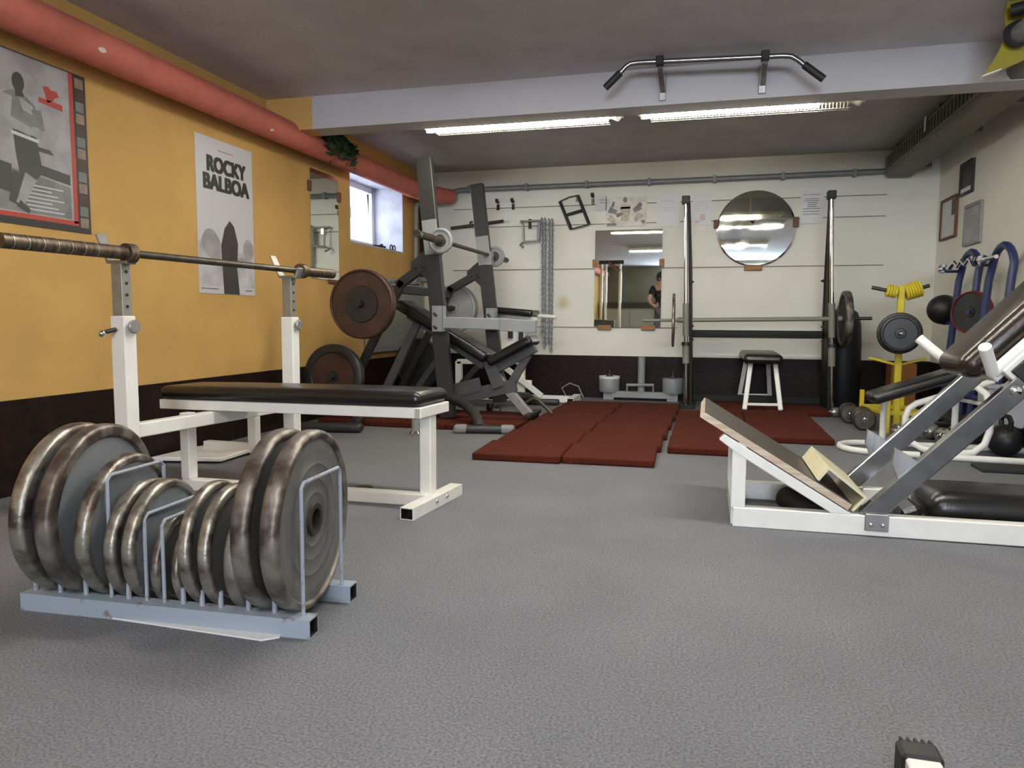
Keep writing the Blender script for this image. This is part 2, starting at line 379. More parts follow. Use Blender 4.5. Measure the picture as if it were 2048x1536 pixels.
def fill_window():
    fr = MB(); t = .06; y0, y1 = YF - .13, YF - .07
    for x in (FX0, (FX0 + FX1) / 2 - t / 2, FX1 - t): fr.box((x, y0, FZ0), (x + t, y1, FZ1))
    fr.box((FX0, y0, FZ0), (FX1, y1, FZ0 + t)).box((FX0, y0, FZ1 - t), (FX1, y1, FZ1))
    w = struct('window_2', fr, 'pvc')
    for k in range(2):
        x0 = FX0 + t + k * ((FX1 - FX0) / 2 - t / 2); build('pane', MB().box((x0, YF - .103, FZ0 + t), (x0 + (FX1 - FX0) / 2 - 1.5 * t, YF - .097, FZ1 - t)), bpy.data.materials['window_glass'], w)
fill_window()
def daylight_or_fill(loc, rot, sx, sy, power, col):
    l = bpy.data.lights.new('daylight_or_fill', 'AREA'); l.shape = 'RECTANGLE'; l.size = sx; l.size_y = sy; l.energy = power; l.color = col
    o = bpy.data.objects.new('daylight_or_fill', l); COL.objects.link(o); o.location = loc; o.rotation_euler = rot
daylight_or_fill(((FX0 + FX1) / 2, YF - .25, (FZ0 + FZ1) / 2), (PI / 2, 0, 0), FX1 - FX0 - .1, FZ1 - FZ0 - .1, FILL, (.72, .82, 1.0))  # cool fill lamp shining in through the added window
daylight_or_fill((-3.40, 5.95, 1.69), (PI / 2, 0, -PI / 2), .9, .48, 14, (.78, .86, 1.0))
# wooden battens on the back wall (white painted)
for i, z in enumerate((1.832, 1.652, 1.235, .68)):
    x0, x1 = (-2.48, 1.447)
    if i == 3: x0, x1 = (-2.48, -.28)
    struct('trim_%d' % (4 + i), MB().box((x0, YB - .014, z), (x1, YB, z + .075), 0).box((x0, YB - .0145, z - .005), (x1, YB, z), 1), ['white_wall', 'gap_shadow'])  # dark strip below paints in the batten's gap and shadow line
def stain_mat():
    m, nt, b = new_mat('yellow_damp_stain'); b.inputs['Roughness'].default_value = .8
    tc = nt.nodes.new('ShaderNodeTexCoord'); mp = nt.nodes.new('ShaderNodeMapping'); mp.inputs['Location'].default_value = (0, 0, -.09 * 11); mp.inputs['Scale'].default_value = (11, 11, 11)
    g = nt.nodes.new('ShaderNodeTexGradient'); g.gradient_type = 'SPHERICAL'
    n = nt.nodes.new('ShaderNodeTexNoise'); n.inputs['Scale'].default_value = 1.6; n.inputs['Detail'].default_value = 5
    mu = nt.nodes.new('ShaderNodeMath'); mu.operation = 'MULTIPLY'
    r = nt.nodes.new('ShaderNodeValToRGB'); r.color_ramp.elements[0].color = (.79, .77, .68, 1); r.color_ramp.elements[1].color = (.60, .53, .32, 1); r.color_ramp.elements[0].position = .02; r.color_ramp.elements[1].position = .42
    nt.links.new(tc.outputs['Object'], mp.inputs['Vector']); nt.links.new(mp.outputs['Vector'], g.inputs['Vector']); nt.links.new(mp.outputs['Vector'], n.inputs['Vector'])
    nt.links.new(g.outputs['Fac'], mu.inputs[0]); nt.links.new(n.outputs['Fac'], mu.inputs[1]); nt.links.new(mu.outputs[0], r.inputs['Fac']); nt.links.new(r.outputs['Color'], b.inputs['Base Color'])
    return m
struct('trim_8', MB().lathe([(0, 0), (.09, 0), (.09, .0008), (0, .0008)], (-1.36, YB - .0003, .91), (0, -1, 0), 32, closed=False), stain_mat())

# ------------------------------------------------------------------ fluorescent lights
def light(x0, x1, y, z, label, tube0, tube1, lit=True):
    t = thing('fluorescent_light', label, 'ceiling light', ((x0 + x1) / 2, y, z), 0, 'fluorescent lights')
    L = x1 - x0
    h = MB()
    prof = [(-.07, .036), (-.07, .028), (.07, .028), (.07, .036), (.05, .065), (-.05, .065)]
    h.prism([(x0 + .02, y + a, z + b) for a, b in prof], (L - .04, 0, 0))
    build('housing', h, 'lamp_white', t)
    for xe, sx in ((x0, 1), (x1, -1)):
        build('end_cap', MB().prism([(xe, y - .05, z + .06), (xe, y + .05, z + .06), (xe + sx * .05, y + .072, z + .008), (xe + sx * .05, y - .072, z + .008)], (sx * .045, 0, .02)), 'lamp_white', t, bevel=.004)
    build('tube', MB().tube([(tube0, y - .035, z + .002), (tube1, y - .035, z + .002)], .014, 10), 'tube' if lit else 'tube_cool', t)
    if not lit:
        for q in (-.078, .074): build('added_side_shield', MB().box((x0 + .03, y + q, z - .006), (x1 - .03, y + q + .004, z + .034)), 'lamp_white', t)  # added flanges that keep sideways tube light off the ceiling beam
        build('tube', MB().tube([(tube0, y + .035, z + .002), (tube1, y + .035, z + .002)], .014, 10), 'tube' if lit else 'tube_cool', t)
    g = MB()
    n = int(L / .022)
    for i in range(n): g.box((x0 + .1 + i * (L - .2) / n, y + .030, z - .004), (x0 + .1 + i * (L - .2) / n + .004, y + .072, z + .028))
    for q in (.030, .070): g.box((x0 + .1, y + q, z - .0055), (x1 - .1, y + q + .003, z - .0035))
    if lit: build('louvre', g, 'lamp_white', t)
    build('hanger', MB().box((x0 + L * .3 - .01, y - .01, z + .04), (x0 + L * .3 + .01, y + .01, ZC2 if y > 4.4 else ZC)), 'lamp_white', t)
    build('hanger', MB().box((x0 + L * .7 - .01, y - .01, z + .04), (x0 + L * .7 + .01, y + .01, ZC2 if y > 4.4 else ZC)), 'lamp_white', t)
    return t
LY, LZ = 4.58, 1.958
light(-1.85, -.52, LY, LZ, 'left lit fluorescent tube light mounted just behind the white ceiling beam', -1.79, -.62)
light(-.47, .845, LY, LZ, 'right lit fluorescent tube light mounted just behind the white ceiling beam', -.42, .57)
light(-1.52, -.19, 2.5, 2.085, 'fluorescent tube light over the flat bench, first row seen in the mirrors', -1.48, -.25, lit=False)
light(-.15, 1.05, 2.5, 2.085, 'fluorescent tube light over the leg press, first row seen in the mirrors', -.1, 1.0, lit=False)
light(-1.56, -.23, -.6, 2.085, 'fluorescent tube light behind the camera, left of the second mirrored row', -1.52, -.3, lit=False)
light(-.19, 1.05, -.6, 2.085, 'fluorescent tube light behind the camera, right of the second mirrored row', -.14, 1.0, lit=False)

# ------------------------------------------------------------------ pink lagged pipe along the left wall
PX, PZ, PR = -2.65, 1.936, .080
pp = thing('lagged_pipe', 'thick pink lagged pipe running the length of the yellow wall under the ceiling', 'pipe', (PX, 3.5, PZ - PR))
path = [(PX, YF + .05, PZ), (PX, 3, PZ), (PX, 6.35, PZ), (PX + .02, 6.52, PZ), (PX + .06, 6.66, PZ), (PX + .12, 6.78, PZ), (PX + .19, 6.88, PZ)]
build('lagging', MB().tube(path, [PR, PR, PR, PR, PR, PR * .97, PR * .9], 28), 'pink', pp)
build('end_cap', MB().tube([(PX + .185, 6.873, PZ), (PX + .215, 6.91, PZ)], [PR * .82, PR * .5], 24), 'galv', pp)
for (yy, zz, s) in ((2.72, -.03, .9), (3.55, .075, .6), (4.02, -.05, .7)):
    c = MB(); a0 = math.asin(max(-1, min(1, zz / PR))); pts = []
    for j in range(9):
        a = 2 * PI * j / 9; rr = s * (.022 + .008 * random.random()); aa = a0 + rr * math.sin(a) / PR * .5
        pts.append((PX + (PR + .0015) * math.cos(aa), yy + rr * math.cos(a), PZ + (PR + .0015) * math.sin(aa)))
    c.prism(pts, (-.003, 0, 0)); build('paint_chip', c, 'chip', pp)
for yy in (2.3, 4.2, 6.0):
    build('bracket', MB().box((XL + .002, yy - .02, PZ - .012), (PX - PR + .01, yy + .02, PZ + .012)), 'galv', pp)
# ivy hanging on the pipe just behind the beam
iv = thing('artificial_ivy', 'clump of dark green ivy leaves lying on the pink pipe behind the beam', 'plant', (PX + .02, 4.82, PZ + PR))
stem = MB(); leaves = MB()
for k in range(260):
    u = random.random(); a = random.uniform(-.2, PI * .8); rr = PR + random.uniform(.005, .06)
    yy = 4.62 + u * .40 + random.uniform(-.03, .03); cx = PX + rr * math.cos(a * .75); cz = PZ + rr * math.sin(a * .75) - (.10 * random.random() if random.random() < .35 else 0)
    if abs(cx - PX) < PR and abs(cz - PZ) < PR * .7: cx = PX + PR + random.uniform(.01, .05)
    cz = min(cz, ZC2 - .03)
    s = random.uniform(.018, .038); e = Euler((random.uniform(-1, 1), random.uniform(-1, 1), random.uniform(0, 6)))
    pts = [(-.2, -1, 0), (.5, -.7, .1), (1, 0, -.15), (.45, .6, .1), (0, 1, -.1), (-.6, .4, .12), (-.7, -.5, -.05)]
    leaves.prism([Vector((cx, yy, cz)) + e.to_matrix() @ Vector(p) * s for p in pts], e.to_matrix() @ Vector((0, 0, .0015)))
for k in range(6):
    y0 = 4.64 + k * .07; stem.tube([(PX + .03, y0, PZ + PR + .01), (PX + .08, y0 + .03, PZ + .06), (PX + .10, y0 + .04, PZ - .03 - .02 * (k % 3))], .003, 6)
build('foliage', leaves, 'plant', iv); build('stem', stem, 'plant', iv)

# ------------------------------------------------------------------ posters and mirrors on the left wall
def on_left(yz): return [(XL + .004, a, b) for a, b in yz]
def flat_left(mb, yz, lift, mi=0):       # polygon print laid on the left wall
    mb.prism([(XL + .004 + lift, a, b) for a, b in yz], (-.0006, 0, 0), mi); return mb
def blob(cy, cz, ry, rz, n=20, rot=0, wob=0):
    out = []
    for j in range(n):
        a = 2 * PI * j / n; k = 1 + wob * math.sin(3 * a + cy * 50)
        u = ry * k * math.cos(a); v = rz * k * math.sin(a)
        out.append((cy + u * math.cos(rot) - v * math.sin(rot), cz + u * math.sin(rot) + v * math.cos(rot)))
    return out
po = thing('film_poster', 'tall pale grey film poster with a bold black two-line title on yellow wall', 'poster', (XL, 3.86, .89))
py0, py1, pz0, pz1 = 3.59, 4.118, .89, 1.785
build('sheet', MB().box((XL + .001, py0, pz0), (XL + .004, py1, pz1)), 'paper_grey', po)
def text_left(s, y, z, h, width, name, m, parent, lift=.0012, bold=.0):
    cu = bpy.data.curves.new(name, 'FONT'); cu.body = s; cu.size = h * 1.38; cu.extrude = .0004; cu.align_x = 'LEFT'
    ob = bpy.data.objects.new(name, cu); COL.objects.link(ob)
    dg = bpy.context.evaluated_depsgraph_get(); me = bpy.data.meshes.new_from_object(ob.evaluated_get(dg)); bpy.data.objects.remove(ob)
    xs = [v.co.x for v in me.vertices]; ys = [v.co.y for v in me.vertices]
    sx = width / (max(xs) - min(xs)); sy = h / (max(ys) - min(ys)); x0 = min(xs); y0 = min(ys)
    mb = MB()
    for k, (ou, ov) in enumerate(((0, 0), (-bold, -bold * .6), (bold, -bold * .6), (-bold, bold * .6), (bold, bold * .6))):
        mb.add([(XL + .004 + lift + v.co.z + k * .0001, y + ou + (v.co.x - x0) * sx, z + ov + (v.co.y - y0) * sy) for v in me.vertices], [tuple(p.vertices) for p in me.polygons])
    bpy.data.meshes.remove(me)
    return build(name, mb, m, parent, sharp=5)
text_left('ROCKY', 3.69, 1.595, .085, .355, 'title_text', 'print_black', po, bold=.007)
text_left('BALBOA', 3.655, 1.492, .085, .42, 'title_text', 'print_black', po, bold=.007)
small = MB()
small.box((XL + .0042, 3.79, 1.722), (XL + .0052, 3.93, 1.726)); small.box((XL + .0042, 3.605, .915), (XL + .0052, 3.76, .922)); small.box((XL + .0042, 4.02, .915), (XL + .0052, 4.09, .922))
build('small_print', small, 'print_mid', po)
ar = MB()
flat_left(ar, blob(3.70, 1.19, .085, .07, wob=.08), .0008); flat_left(ar, blob(3.76, 1.13, .10, .05, wob=.05), .0009)
flat_left(ar, blob(4.06, 1.17, .052, .065, wob=.05), .0008); flat_left(ar, blob(4.0, 1.09, .09, .03), .0009)
build('backdrop_print', ar, 'print_light', po)
build('fog_print', flat_left(MB(), [(py0 + .004, .935), (py1 - .004, .935), (py1 - .004, 1.20), (3.98, 1.14), (3.86, 1.17), (3.72, 1.13), (py0 + .004, 1.19)], .0005), 'print_fog', po)
sh = MB()
flat_left(sh, [(3.81, .892), (3.96, .892), (3.94, 1.05), (3.955, 1.20), (3.92, 1.30), (3.88, 1.33), (3.83, 1.28), (3.795, 1.18), (3.80, 1.06)], .0014)
build('dark_shape_print', sh, 'print_dark', po)

bp_ = thing('boxing_poster', 'black and white sports poster with red border strip at the left photo edge', 'poster', (XL, 2.5, 1.17))
by0, by1, bz0, bz1 = 2.02, 2.845, 1.135, 1.845
build('sheet', MB().box((XL + .001, by0, bz0), (XL + .004, by1, bz1)), 'print_black', bp_)
g = MB(); flat_left(g, [(by0, 1.185), (2.752, 1.185), (2.752, bz1 - .005), (by0, bz1 - .005)], .0004); build('photo_print', g, 'print_light', bp_)
g = MB(); flat_left(g, [(2.752, 1.175), (2.775, 1.175), (2.775, bz1 - .005), (2.752, bz1 - .005)], .0008); flat_left(g, [(by0, 1.165), (2.775, 1.165), (2.775, 1.185), (by0, 1.185)], .0008)
build('red_border', g, 'print_red', bp_)
for k in range(13):
    z0 = 1.16 + k * .052
    build('picture_print', flat_left(MB(), [(2.787, z0), (2.832, z0), (2.832, z0 + .044), (2.787, z0 + .044)], .0008), ['print_brown', 'print_mid', 'rust'][k % 3], bp_)
g = MB(); flat_left(g, [(by0, 1.19), (2.74, 1.19), (2.74, 1.33), (2.60, 1.35), (2.40, 1.37), (2.30, 1.31), (by0, 1.36)], .0006); build('ground_print', g, 'print_mid', bp_)
g = MB(); flat_left(g, [(2.50, 1.37), (2.74, 1.34), (2.74, 1.385), (2.52, 1.41)], .0008); flat_left(g, [(2.20, 1.30), (2.46, 1.26), (2.45, 1.38), (2.20, 1.41)], .0008); flat_left(g, [(2.50, 1.46), (2.66, 1.455), (2.64, 1.475), (2.50, 1.48)], .0008); build('dark_print', g, 'print_dark', bp_)
def limb(a, b, ra, rb): 
    d = Vector((b[0] - a[0], b[1] - a[1])).normalized(); n = Vector((-d.y, d.x)); return [(a[0] + n.x * ra, a[1] + n.y * ra), (a[0] - n.x * ra, a[1] - n.y * ra), (b[0] - n.x * rb, b[1] - n.y * rb), (b[0] + n.x * rb, b[1] + n.y * rb)]
def fig(name, pts, lift, m): build(name, flat_left(MB(), pts, lift), m, bp_)
fig('torso_print', [(2.43, 1.665), (2.47, 1.685), (2.52, 1.68), (2.575, 1.645), (2.585, 1.58), (2.56, 1.525), (2.49, 1.52), (2.455, 1.58)], .0012, 'print_mid')
fig('chest_print', [(2.50, 1.665), (2.565, 1.64), (2.57, 1.60), (2.515, 1.615)], .0013, 'print_light')
fig('upper_arm_print', limb((2.44, 1.66), (2.43, 1.555), .030, .024), .0016, 'print_light')
fig('forearm_print', limb((2.43, 1.56), (2.55, 1.53), .022, .018), .0021, 'print_light')
fig('upper_arm_print', limb((2.58, 1.63), (2.60, 1.545), .024, .02), .0014, 'print_mid')
fig('glove_print', blob(2.575, 1.535, .028, .022), .0024, 'print_light')
fig('head_print', blob(2.50, 1.722, .028, .040), .0018, 'print_dark')
fig('neck_print', limb((2.50, 1.695), (2.505, 1.665), .016, .02), .0016, 'print_dark')
fig('trunks_print', [(2.465, 1.525), (2.575, 1.515), (2.585, 1.45), (2.60, 1.37), (2.56, 1.33), (2.49, 1.335), (2.475, 1.42)], .0014, 'print_dark')
fig('belt_print', limb((2.455, 1.512), (2.585, 1.498), .007, .007), .0027, 'paper_grey')
fig('thigh_print', limb((2.50, 1.345), (2.46, 1.22), .045, .03), .0013, 'print_dark')
fig('calf_print', limb((2.54, 1.345), (2.48, 1.22), .030, .018), .0015, 'print_light')
fig('shoe_print', limb((2.475, 1.225), (2.525, 1.195), .016, .010), .0016, 'print_dark')
g = MB()
for k in range(7): flat_left(g, [(2.50 + .015 * (k % 2), 1.205 + k * .017), (2.70 - .03 * (k % 3), 1.205 + k * .017), (2.70 - .03 * (k % 3), 1.210 + k * .017), (2.50 + .015 * (k % 2), 1.210 + k * .017)], .0012)
build('small_print', g, 'paper_grey', bp_)
g = MB(); flat_left(g, blob(2.655, 1.715, .036, .03, 10, wob=.35), .001); flat_left(g, [(2.595, 1.668), (2.715, 1.658), (2.715, 1.685), (2.595, 1.69)], .001); build('logo', g, 'print_red', bp_)

def wall_mirror_left():
    t = thing('wall_mirror', 'tall narrow frameless mirror clipped on the yellow wall beside the window', 'mirror', (XL, 5.01, 1.04))
    build('glass', MB().box((XL + .002, 4.812, 1.042), (XL + .008, 5.225, 1.83)), 'mirror', t)
    for (yy, zz, w, h) in ((4.80, 1.70, .03, .075), (5.238, 1.685, .03, .075), (5.12, 1.03, .12, .03)):
        build('clip', MB().box((XL, yy - w / 2 - .005, zz - h / 2), (XL + .018, yy + w / 2 + .005, zz + h / 2)), 'wood_dark', t, bevel=.003)
wall_mirror_left()
# tools lying on the window sill
for k, (yy, l) in enumerate(((6.06, 'dark pliers lying on the window sill, left of the pair of scissors'), (6.30, 'scissors with black loop handles lying on the window sill'))):
    t = thing('pliers' if k == 0 else 'scissors', l, 'tool', (-2.85, yy, 1.374))
    if k == 0:
        build('jaw', MB().beam((-2.85, yy - .10, 1.386), (-2.85, yy, 1.388), .03, .02), 'rubber', t, bevel=.004)
        build('handle', MB().tube([(-2.85, yy, 1.388), (-2.835, yy + .05, 1.392), (-2.84, yy + .11, 1.392)], .009, 8), 'rubber', t)
        build('handle', MB().tube([(-2.85, yy, 1.388), (-2.87, yy + .05, 1.40), (-2.865, yy + .10, 1.414)], .009, 8), 'rubber', t)
    else:
        build('blade', MB().beam((-2.86, yy - .10, 1.379), (-2.86, yy - .01, 1.381), .012, .004), 'steel', t)
        for dy in (0.02, .085):
            ring = [(-2.85, yy + dy + .026 * math.cos(a), 1.404 + .024 * math.sin(a)) for a in [2 * PI * j / 14 for j in range(14)]]
            build('handle', MB().tube(ring, .0055, 7, closed=True), 'rubber', t)
# radiator and its pipe
rd = thing('radiator', 'pale grey panel radiator on the yellow wall behind the weight plates', 'radiator', (XL, 6.25, .3))
r_ = MB().box((-2.79, 5.64, .46), (-2.745, 6.86, 1.04))
r_.box((-2.745, 5.68, .50), (-2.742, 6.82, 1.0))
build('panel', r_, 'radiator', rd, bevel=.004)
build('top_grille', MB().box((-2.80, 5.62, 1.04), (-2.72, 6.88, 1.065)), 'lgrey_paint', rd, bevel=.003)
for yy in (5.85, 6.65): build('bracket', MB().box((XL + .002, yy, .5), (-2.785, yy + .04, .9)), 'lgrey_paint', rd)
build('supply_pipe', MB().tube([(-2.76, 6.05, 1.088), (-2.76, 6.60, 1.088), (-2.76, 6.66, 1.11), (-2.755, 6.67, 1.16), (-2.75, 6.68, 1.80), (-2.745, 6.70, 1.85), (-2.735, 6.76, 1.862), (-2.735, 6.85, 1.862)], .02, 12), 'lgrey_paint', rd)
build('supply_pipe', MB().tube([(-2.76, 6.80, 1.065), (-2.76, 6.80, 1.10), (-2.76, 6.62, 1.09)], .014, 10), 'lgrey_paint', rd)
tag(build('rolled_mat', MB().tube([(-2.72, 6.90, 1.16), (-2.73, 6.90, 1.84)], .065, 18), 'rubber'), 'dark vertical roll in the back corner beside the white heating pipe', 'roll')
tag(build('wall_bracket', MB().box((XL, 6.82, 1.12), (-2.69, 6.98, 1.16)), 'galv'), 'small bracket holding the dark roll in the back corner', 'bracket')

# ------------------------------------------------------------------ back wall fittings
def flat_back(mb, xz, lift=.0, mi=0):
    mb.prism([(a, YB - .0155 - lift, b) for a, b in xz], (0, .0006, 0), mi); return mb
cp = thing('conduit_pipe', 'grey metal conduit pipe running across the top of the back wall', 'pipe', (-.5, YB - .05, 2.0))
build('pipe', MB().tube([(-2.46, YB - .09, 1.985), (-2.40, YB - .045, 2.010), (.0, YB - .045, 2.013), (1.46, YB - .045, 2.018)], .024, 14), 'galv', cp)
for k in range(7):
    x = -2.3 + k * .58; build('clamp', MB().box((x - .014, YB - .075, 1.982), (x + .014, YB, 2.046)), 'galv', cp, bevel=.004)
def paper(x0, x1, z0, z1, name, label, cat, lines, m='paper', lm='print_mid', header=None, extra=None):
    t = thing(name, label, cat, ((x0 + x1) / 2, YB, z0))
    build('sheet', MB().box((x0, YB - .0155, z0), (x1, YB - .0142, z1)), m, t)
    if lines:
        g = MB(); w = x1 - x0
        for (fz, a, b) in lines:
            z = z0 + (z1 - z0) * fz; flat_back(g, [(x0 + w * a, z), (x0 + w * b, z), (x0 + w * b, z + .006), (x0 + w * a, z + .006)], .0006)
        build('print_lines', g, lm, t)
    if header:
        g = MB(); z = z0 + (z1 - z0) * header; w = x1 - x0; flat_back(g, [(x0 + w * .12, z), (x0 + w * .88, z), (x0 + w * .88, z + .011), (x0 + w * .12, z + .011)], .0006); build('heading', g, 'red_faint', t)
    return t
paper(-.492, -.281, 1.608, 1.897, 'notice', 'white notice sheet with faint heading between the muscle poster and rack post', 'notice', [(.79, .2, .8), (.58, .15, .85), (.53, .3, .7), (.48, .35, .65)], lm='paper_grey')
t = paper(-.168, -.0, 1.612, 1.897, 'notice', 'white notice sheet with faint red print just right of the squat stand left post', 'notice', [(.72, .1, .85), (.66, .1, .8), (.60, .12, .85), (.52, .1, .85), (.45, .2, .8)], lm='paper_grey')
g = MB(); flat_back(g, [(-.10, 1.655), (-.05, 1.66), (-.06, 1.715), (-.10, 1.71)], .0007); flat_back(g, [(-.145, 1.635), (-.105, 1.635), (-.105, 1.655), (-.145, 1.655)], .0007); build('drawing', g, 'red_faint', t)
paper(.755, .945, 1.60, 1.885, 'notice', 'white notice sheet with red heading right of the round mirror', 'notice', [(.74, .2, .8), (.68, .15, .8), (.62, .3, .75), (.56, .3, .7), (.50, .3, .72), (.44, .1, .88), (.36, .1, .85), (.28, .1, .8)], header=.86, lm='print_mid')
paper(-1.055, -.955, 1.775, 1.908, 'notice', 'small grey notice sheet left of the muscle poster', 'notice', [(.7, .3, .9), (.5, .4, .9)], m='paper_grey')
mp = thing('muscle_poster', 'small sepia poster of flexing muscular figures above the square mirror', 'poster', (-.77, YB, 1.62))
build('sheet', MB().box((-.962, YB - .0155, 1.622), (-.582, YB - .0142, 1.888)), 'sepia', mp)
g = MB()
for (a, b, ra, rb) in (((-.93, 1.78), (-.86, 1.75), .03, .02), ((-.90, 1.80), (-.885, 1.85), .014, .01), ((-.64, 1.80), (-.70, 1.76), .03, .02), ((-.95, 1.64), (-.86, 1.64), .012, .012), ((-.62, 1.65), (-.60, 1.67), .022, .016), ((-.86, 1.72), (-.80, 1.74), .02, .012)):
    build('limb_print', flat_back(MB(), limb(a, b, ra, rb), .0007), 'print_mid', mp)
for q in (blob(-.78, 1.865, .020, .026), blob(-.645, 1.815, .022, .02)): build('head_print', flat_back(MB(), q, .0008), 'print_mid', mp)
for (a, b, ra, rb) in (((-.82, 1.80), (-.73, 1.80), .018, .018), ((-.78, 1.80), (-.78, 1.67), .05, .035), ((-.93, 1.71), (-.87, 1.66), .03, .02), ((-.63, 1.73), (-.69, 1.67), .03, .02)): build('body_print', flat_back(MB(), limb(a, b, ra, rb), .0006), 'print_tan', mp)

def rect_mirror():
    t = thing('wall_mirror', 'rectangular frameless mirror with wooden clips on the white back wall', 'mirror', (-.74, YB, .675))
    build('glass', MB().box((-1.055, YB - .024, .678), (-.432, YB - .016, 1.588)), 'mirror', t)
    for (x, z, w, h) in ((-1.055, 1.28, .045, .075), (-.432, 1.275, .045, .075), (-.955, .675, .13, .045), (-.545, .675, .13, .045)):
        build('clip', MB().box((x - w / 2, YB - .035, z - h / 2), (x + w / 2, YB - .014, z + h / 2)), 'wood', t, bevel=.004)
rect_mirror()
def round_mirror():
    c = Vector((.386, YB - .019, 1.567)); r = .337
    t = thing('round_mirror', 'large round mirror held by brown wooden clips on the white back wall', 'mirror', (.386, YB, 1.22))
    build('glass', MB().lathe([(0, 0), (r - .014, 0), (r - .014, .006), (0, .006)], c, (0, -1, -.0045), 64, closed=False), 'mirror_smudge', t)
    build('bevelled_rim', MB().lathe([(r - .014, 0), (r, .0), (r, .002), (r - .014, .0062)], c, (0, -1, 0), 64), 'chrome', t)
    for (x, z, w, h) in ((.045, 1.615, .045, .08), (.722, 1.615, .05, .09), (.375, 1.222, .155, .05)):
        build('clip', MB().box((x - w / 2, YB - .034, z - h / 2), (x + w / 2, YB - .014, z + h / 2)), 'wood_dark' if z > 1.4 else 'wood', t, bevel=.004)
round_mirror()
# cable attachments hanging on hooks
def hook(x, z, label, big=.0):
    t = thing('wall_hook', label, 'hook', (x, YB, z - .03), 0, None)
    build('plate', MB().box((x - .016, YB - .02, z - .055), (x + .016, YB - .014, z + .0)), 'chrome', t, bevel=.002)
    build('peg', MB().tube([(x, YB - .016, z + .02), (x, YB - .06, z + .02), (x, YB - .07, z + .045)], .016, 10), 'bar', t)
hook(-2.015, 1.865, 'small steel wall hook, left one of two beside the grey rack post')
hook(-1.862, 1.865, 'small steel wall hook, right one of two beside the grey rack post')
hook(-1.083, 1.885, 'small steel wall hook between black frame handle and muscle poster')
bh = thing('pull_down_bar', 'short straight dark bar hanging on the back wall behind the grey rack', 'bar', (-2.22, YB, 1.63))
build('bar', MB().tube([(-2.49, YB - .05, 1.645), (-1.95, YB - .05, 1.70)], .015, 12), 'bar', bh); build('eyelet', MB().tube([(-2.29, YB - .05, 1.665), (-2.29, YB - .04, 1.70), (-2.28, YB - .015, 1.705)], .010, 8), 'bar', bh)
build('hanger', MB().box((-2.25, YB - .03, 1.58), (-2.22, YB - .014, 1.70)), 'chrome', bh)
fh = thing('black_frame_handle', 'black rectangular double-grip frame hanging tilted on the back wall', 'cable attachment', (-1.25, YB, 1.6))
A = Vector((-1.397, YB - .035, 1.868)); B = Vector((-1.225, YB - .035, 1.918)); C_ = Vector((-1.112, YB - .035, 1.645)); D_ = Vector((-1.285, YB - .035, 1.605))
build('side_bar', MB().tube([A, D_], .016, 10), 'rubber', fh); build('side_bar', MB().tube([B, C_], .016, 10), 'rubber', fh)
build('crossbar', MB().tube([(A + D_) / 2, (B + C_) / 2], .014, 10), 'rubber', fh)
build('end_strap', MB().tube([A, (A + B) / 2 + Vector((0, .01, .012)), B], .008, 8), 'chrome_dull', fh); build('end_strap', MB().tube([D_, C_], .008, 8), 'chrome_dull', fh)
build('hook', MB().box((-1.245, YB - .03, 1.86), (-1.215, YB - .014, 1.90)), 'chrome', fh)
uh = thing('rowing_handle', 'bent grey steel rowing handle hanging beside the chains', 'cable attachment', (-1.62, YB, 1.45))
build('frame', MB().tube([(-1.775, YB - .05, 1.69), (-1.74, YB - .10, 1.655), (-1.735, YB - .10, 1.49), (-1.78, YB - .06, 1.465), (-1.74, YB - .10, 1.44)], .011, 10), 'zinc', uh)
build('frame', MB().tube([(-1.775, YB - .05, 1.69), (-1.585, YB - .05, 1.695), (-1.59, YB - .08, 1.50), (-1.735, YB - .09, 1.49)], .011, 10), 'zinc', uh)
build('grip', MB().tube([(-1.585, YB - .07, 1.68), (-1.592, YB - .08, 1.51)], .017, 12), 'galv', uh)
build('hanger', MB().box((-1.70, YB - .05, 1.62), (-1.67, YB - .014, 1.71)), 'chrome', uh)
def chain(x, z0, z1, label, dx):
    g = MB(); n = int((z1 - z0) / .026)
    for k in range(n):
        z = z1 - k * .026 - .013; xc = x + dx * k / n; ring = []
        for j in range(10):
            a = 2 * PI * j / 10; u = .013 * math.cos(a); w = .021 * math.sin(a)
            ring.append((xc + (u if k % 2 else u * .35), YB - .045 + (0 if k % 2 else .012 * math.cos(a)), z + w))
        g.tube(ring, .0052, 6, closed=True)
    t = thing('chain', label, 'chain', (x, YB, z0), 0, 'chains on the back wall')
    build('links', g, 'chain', t)
    build('nail', MB().tube([(x, YB - .015, z1 + .005), (x, YB - .07, z1 + .012)], .007, 8), 'chrome', t)
chain(-1.565, .60, 1.70, 'steel chain hanging on the back wall, left outer strand', .012)
chain(-1.535, .47, 1.70, 'steel chain hanging on the back wall, second strand from the left', .004)
chain(-1.495, .50, 1.69, 'steel chain hanging on the back wall, third strand from the left', .004)
chain(-1.465, .43, 1.69, 'steel chain hanging on the back wall, right outer strand', -.002)

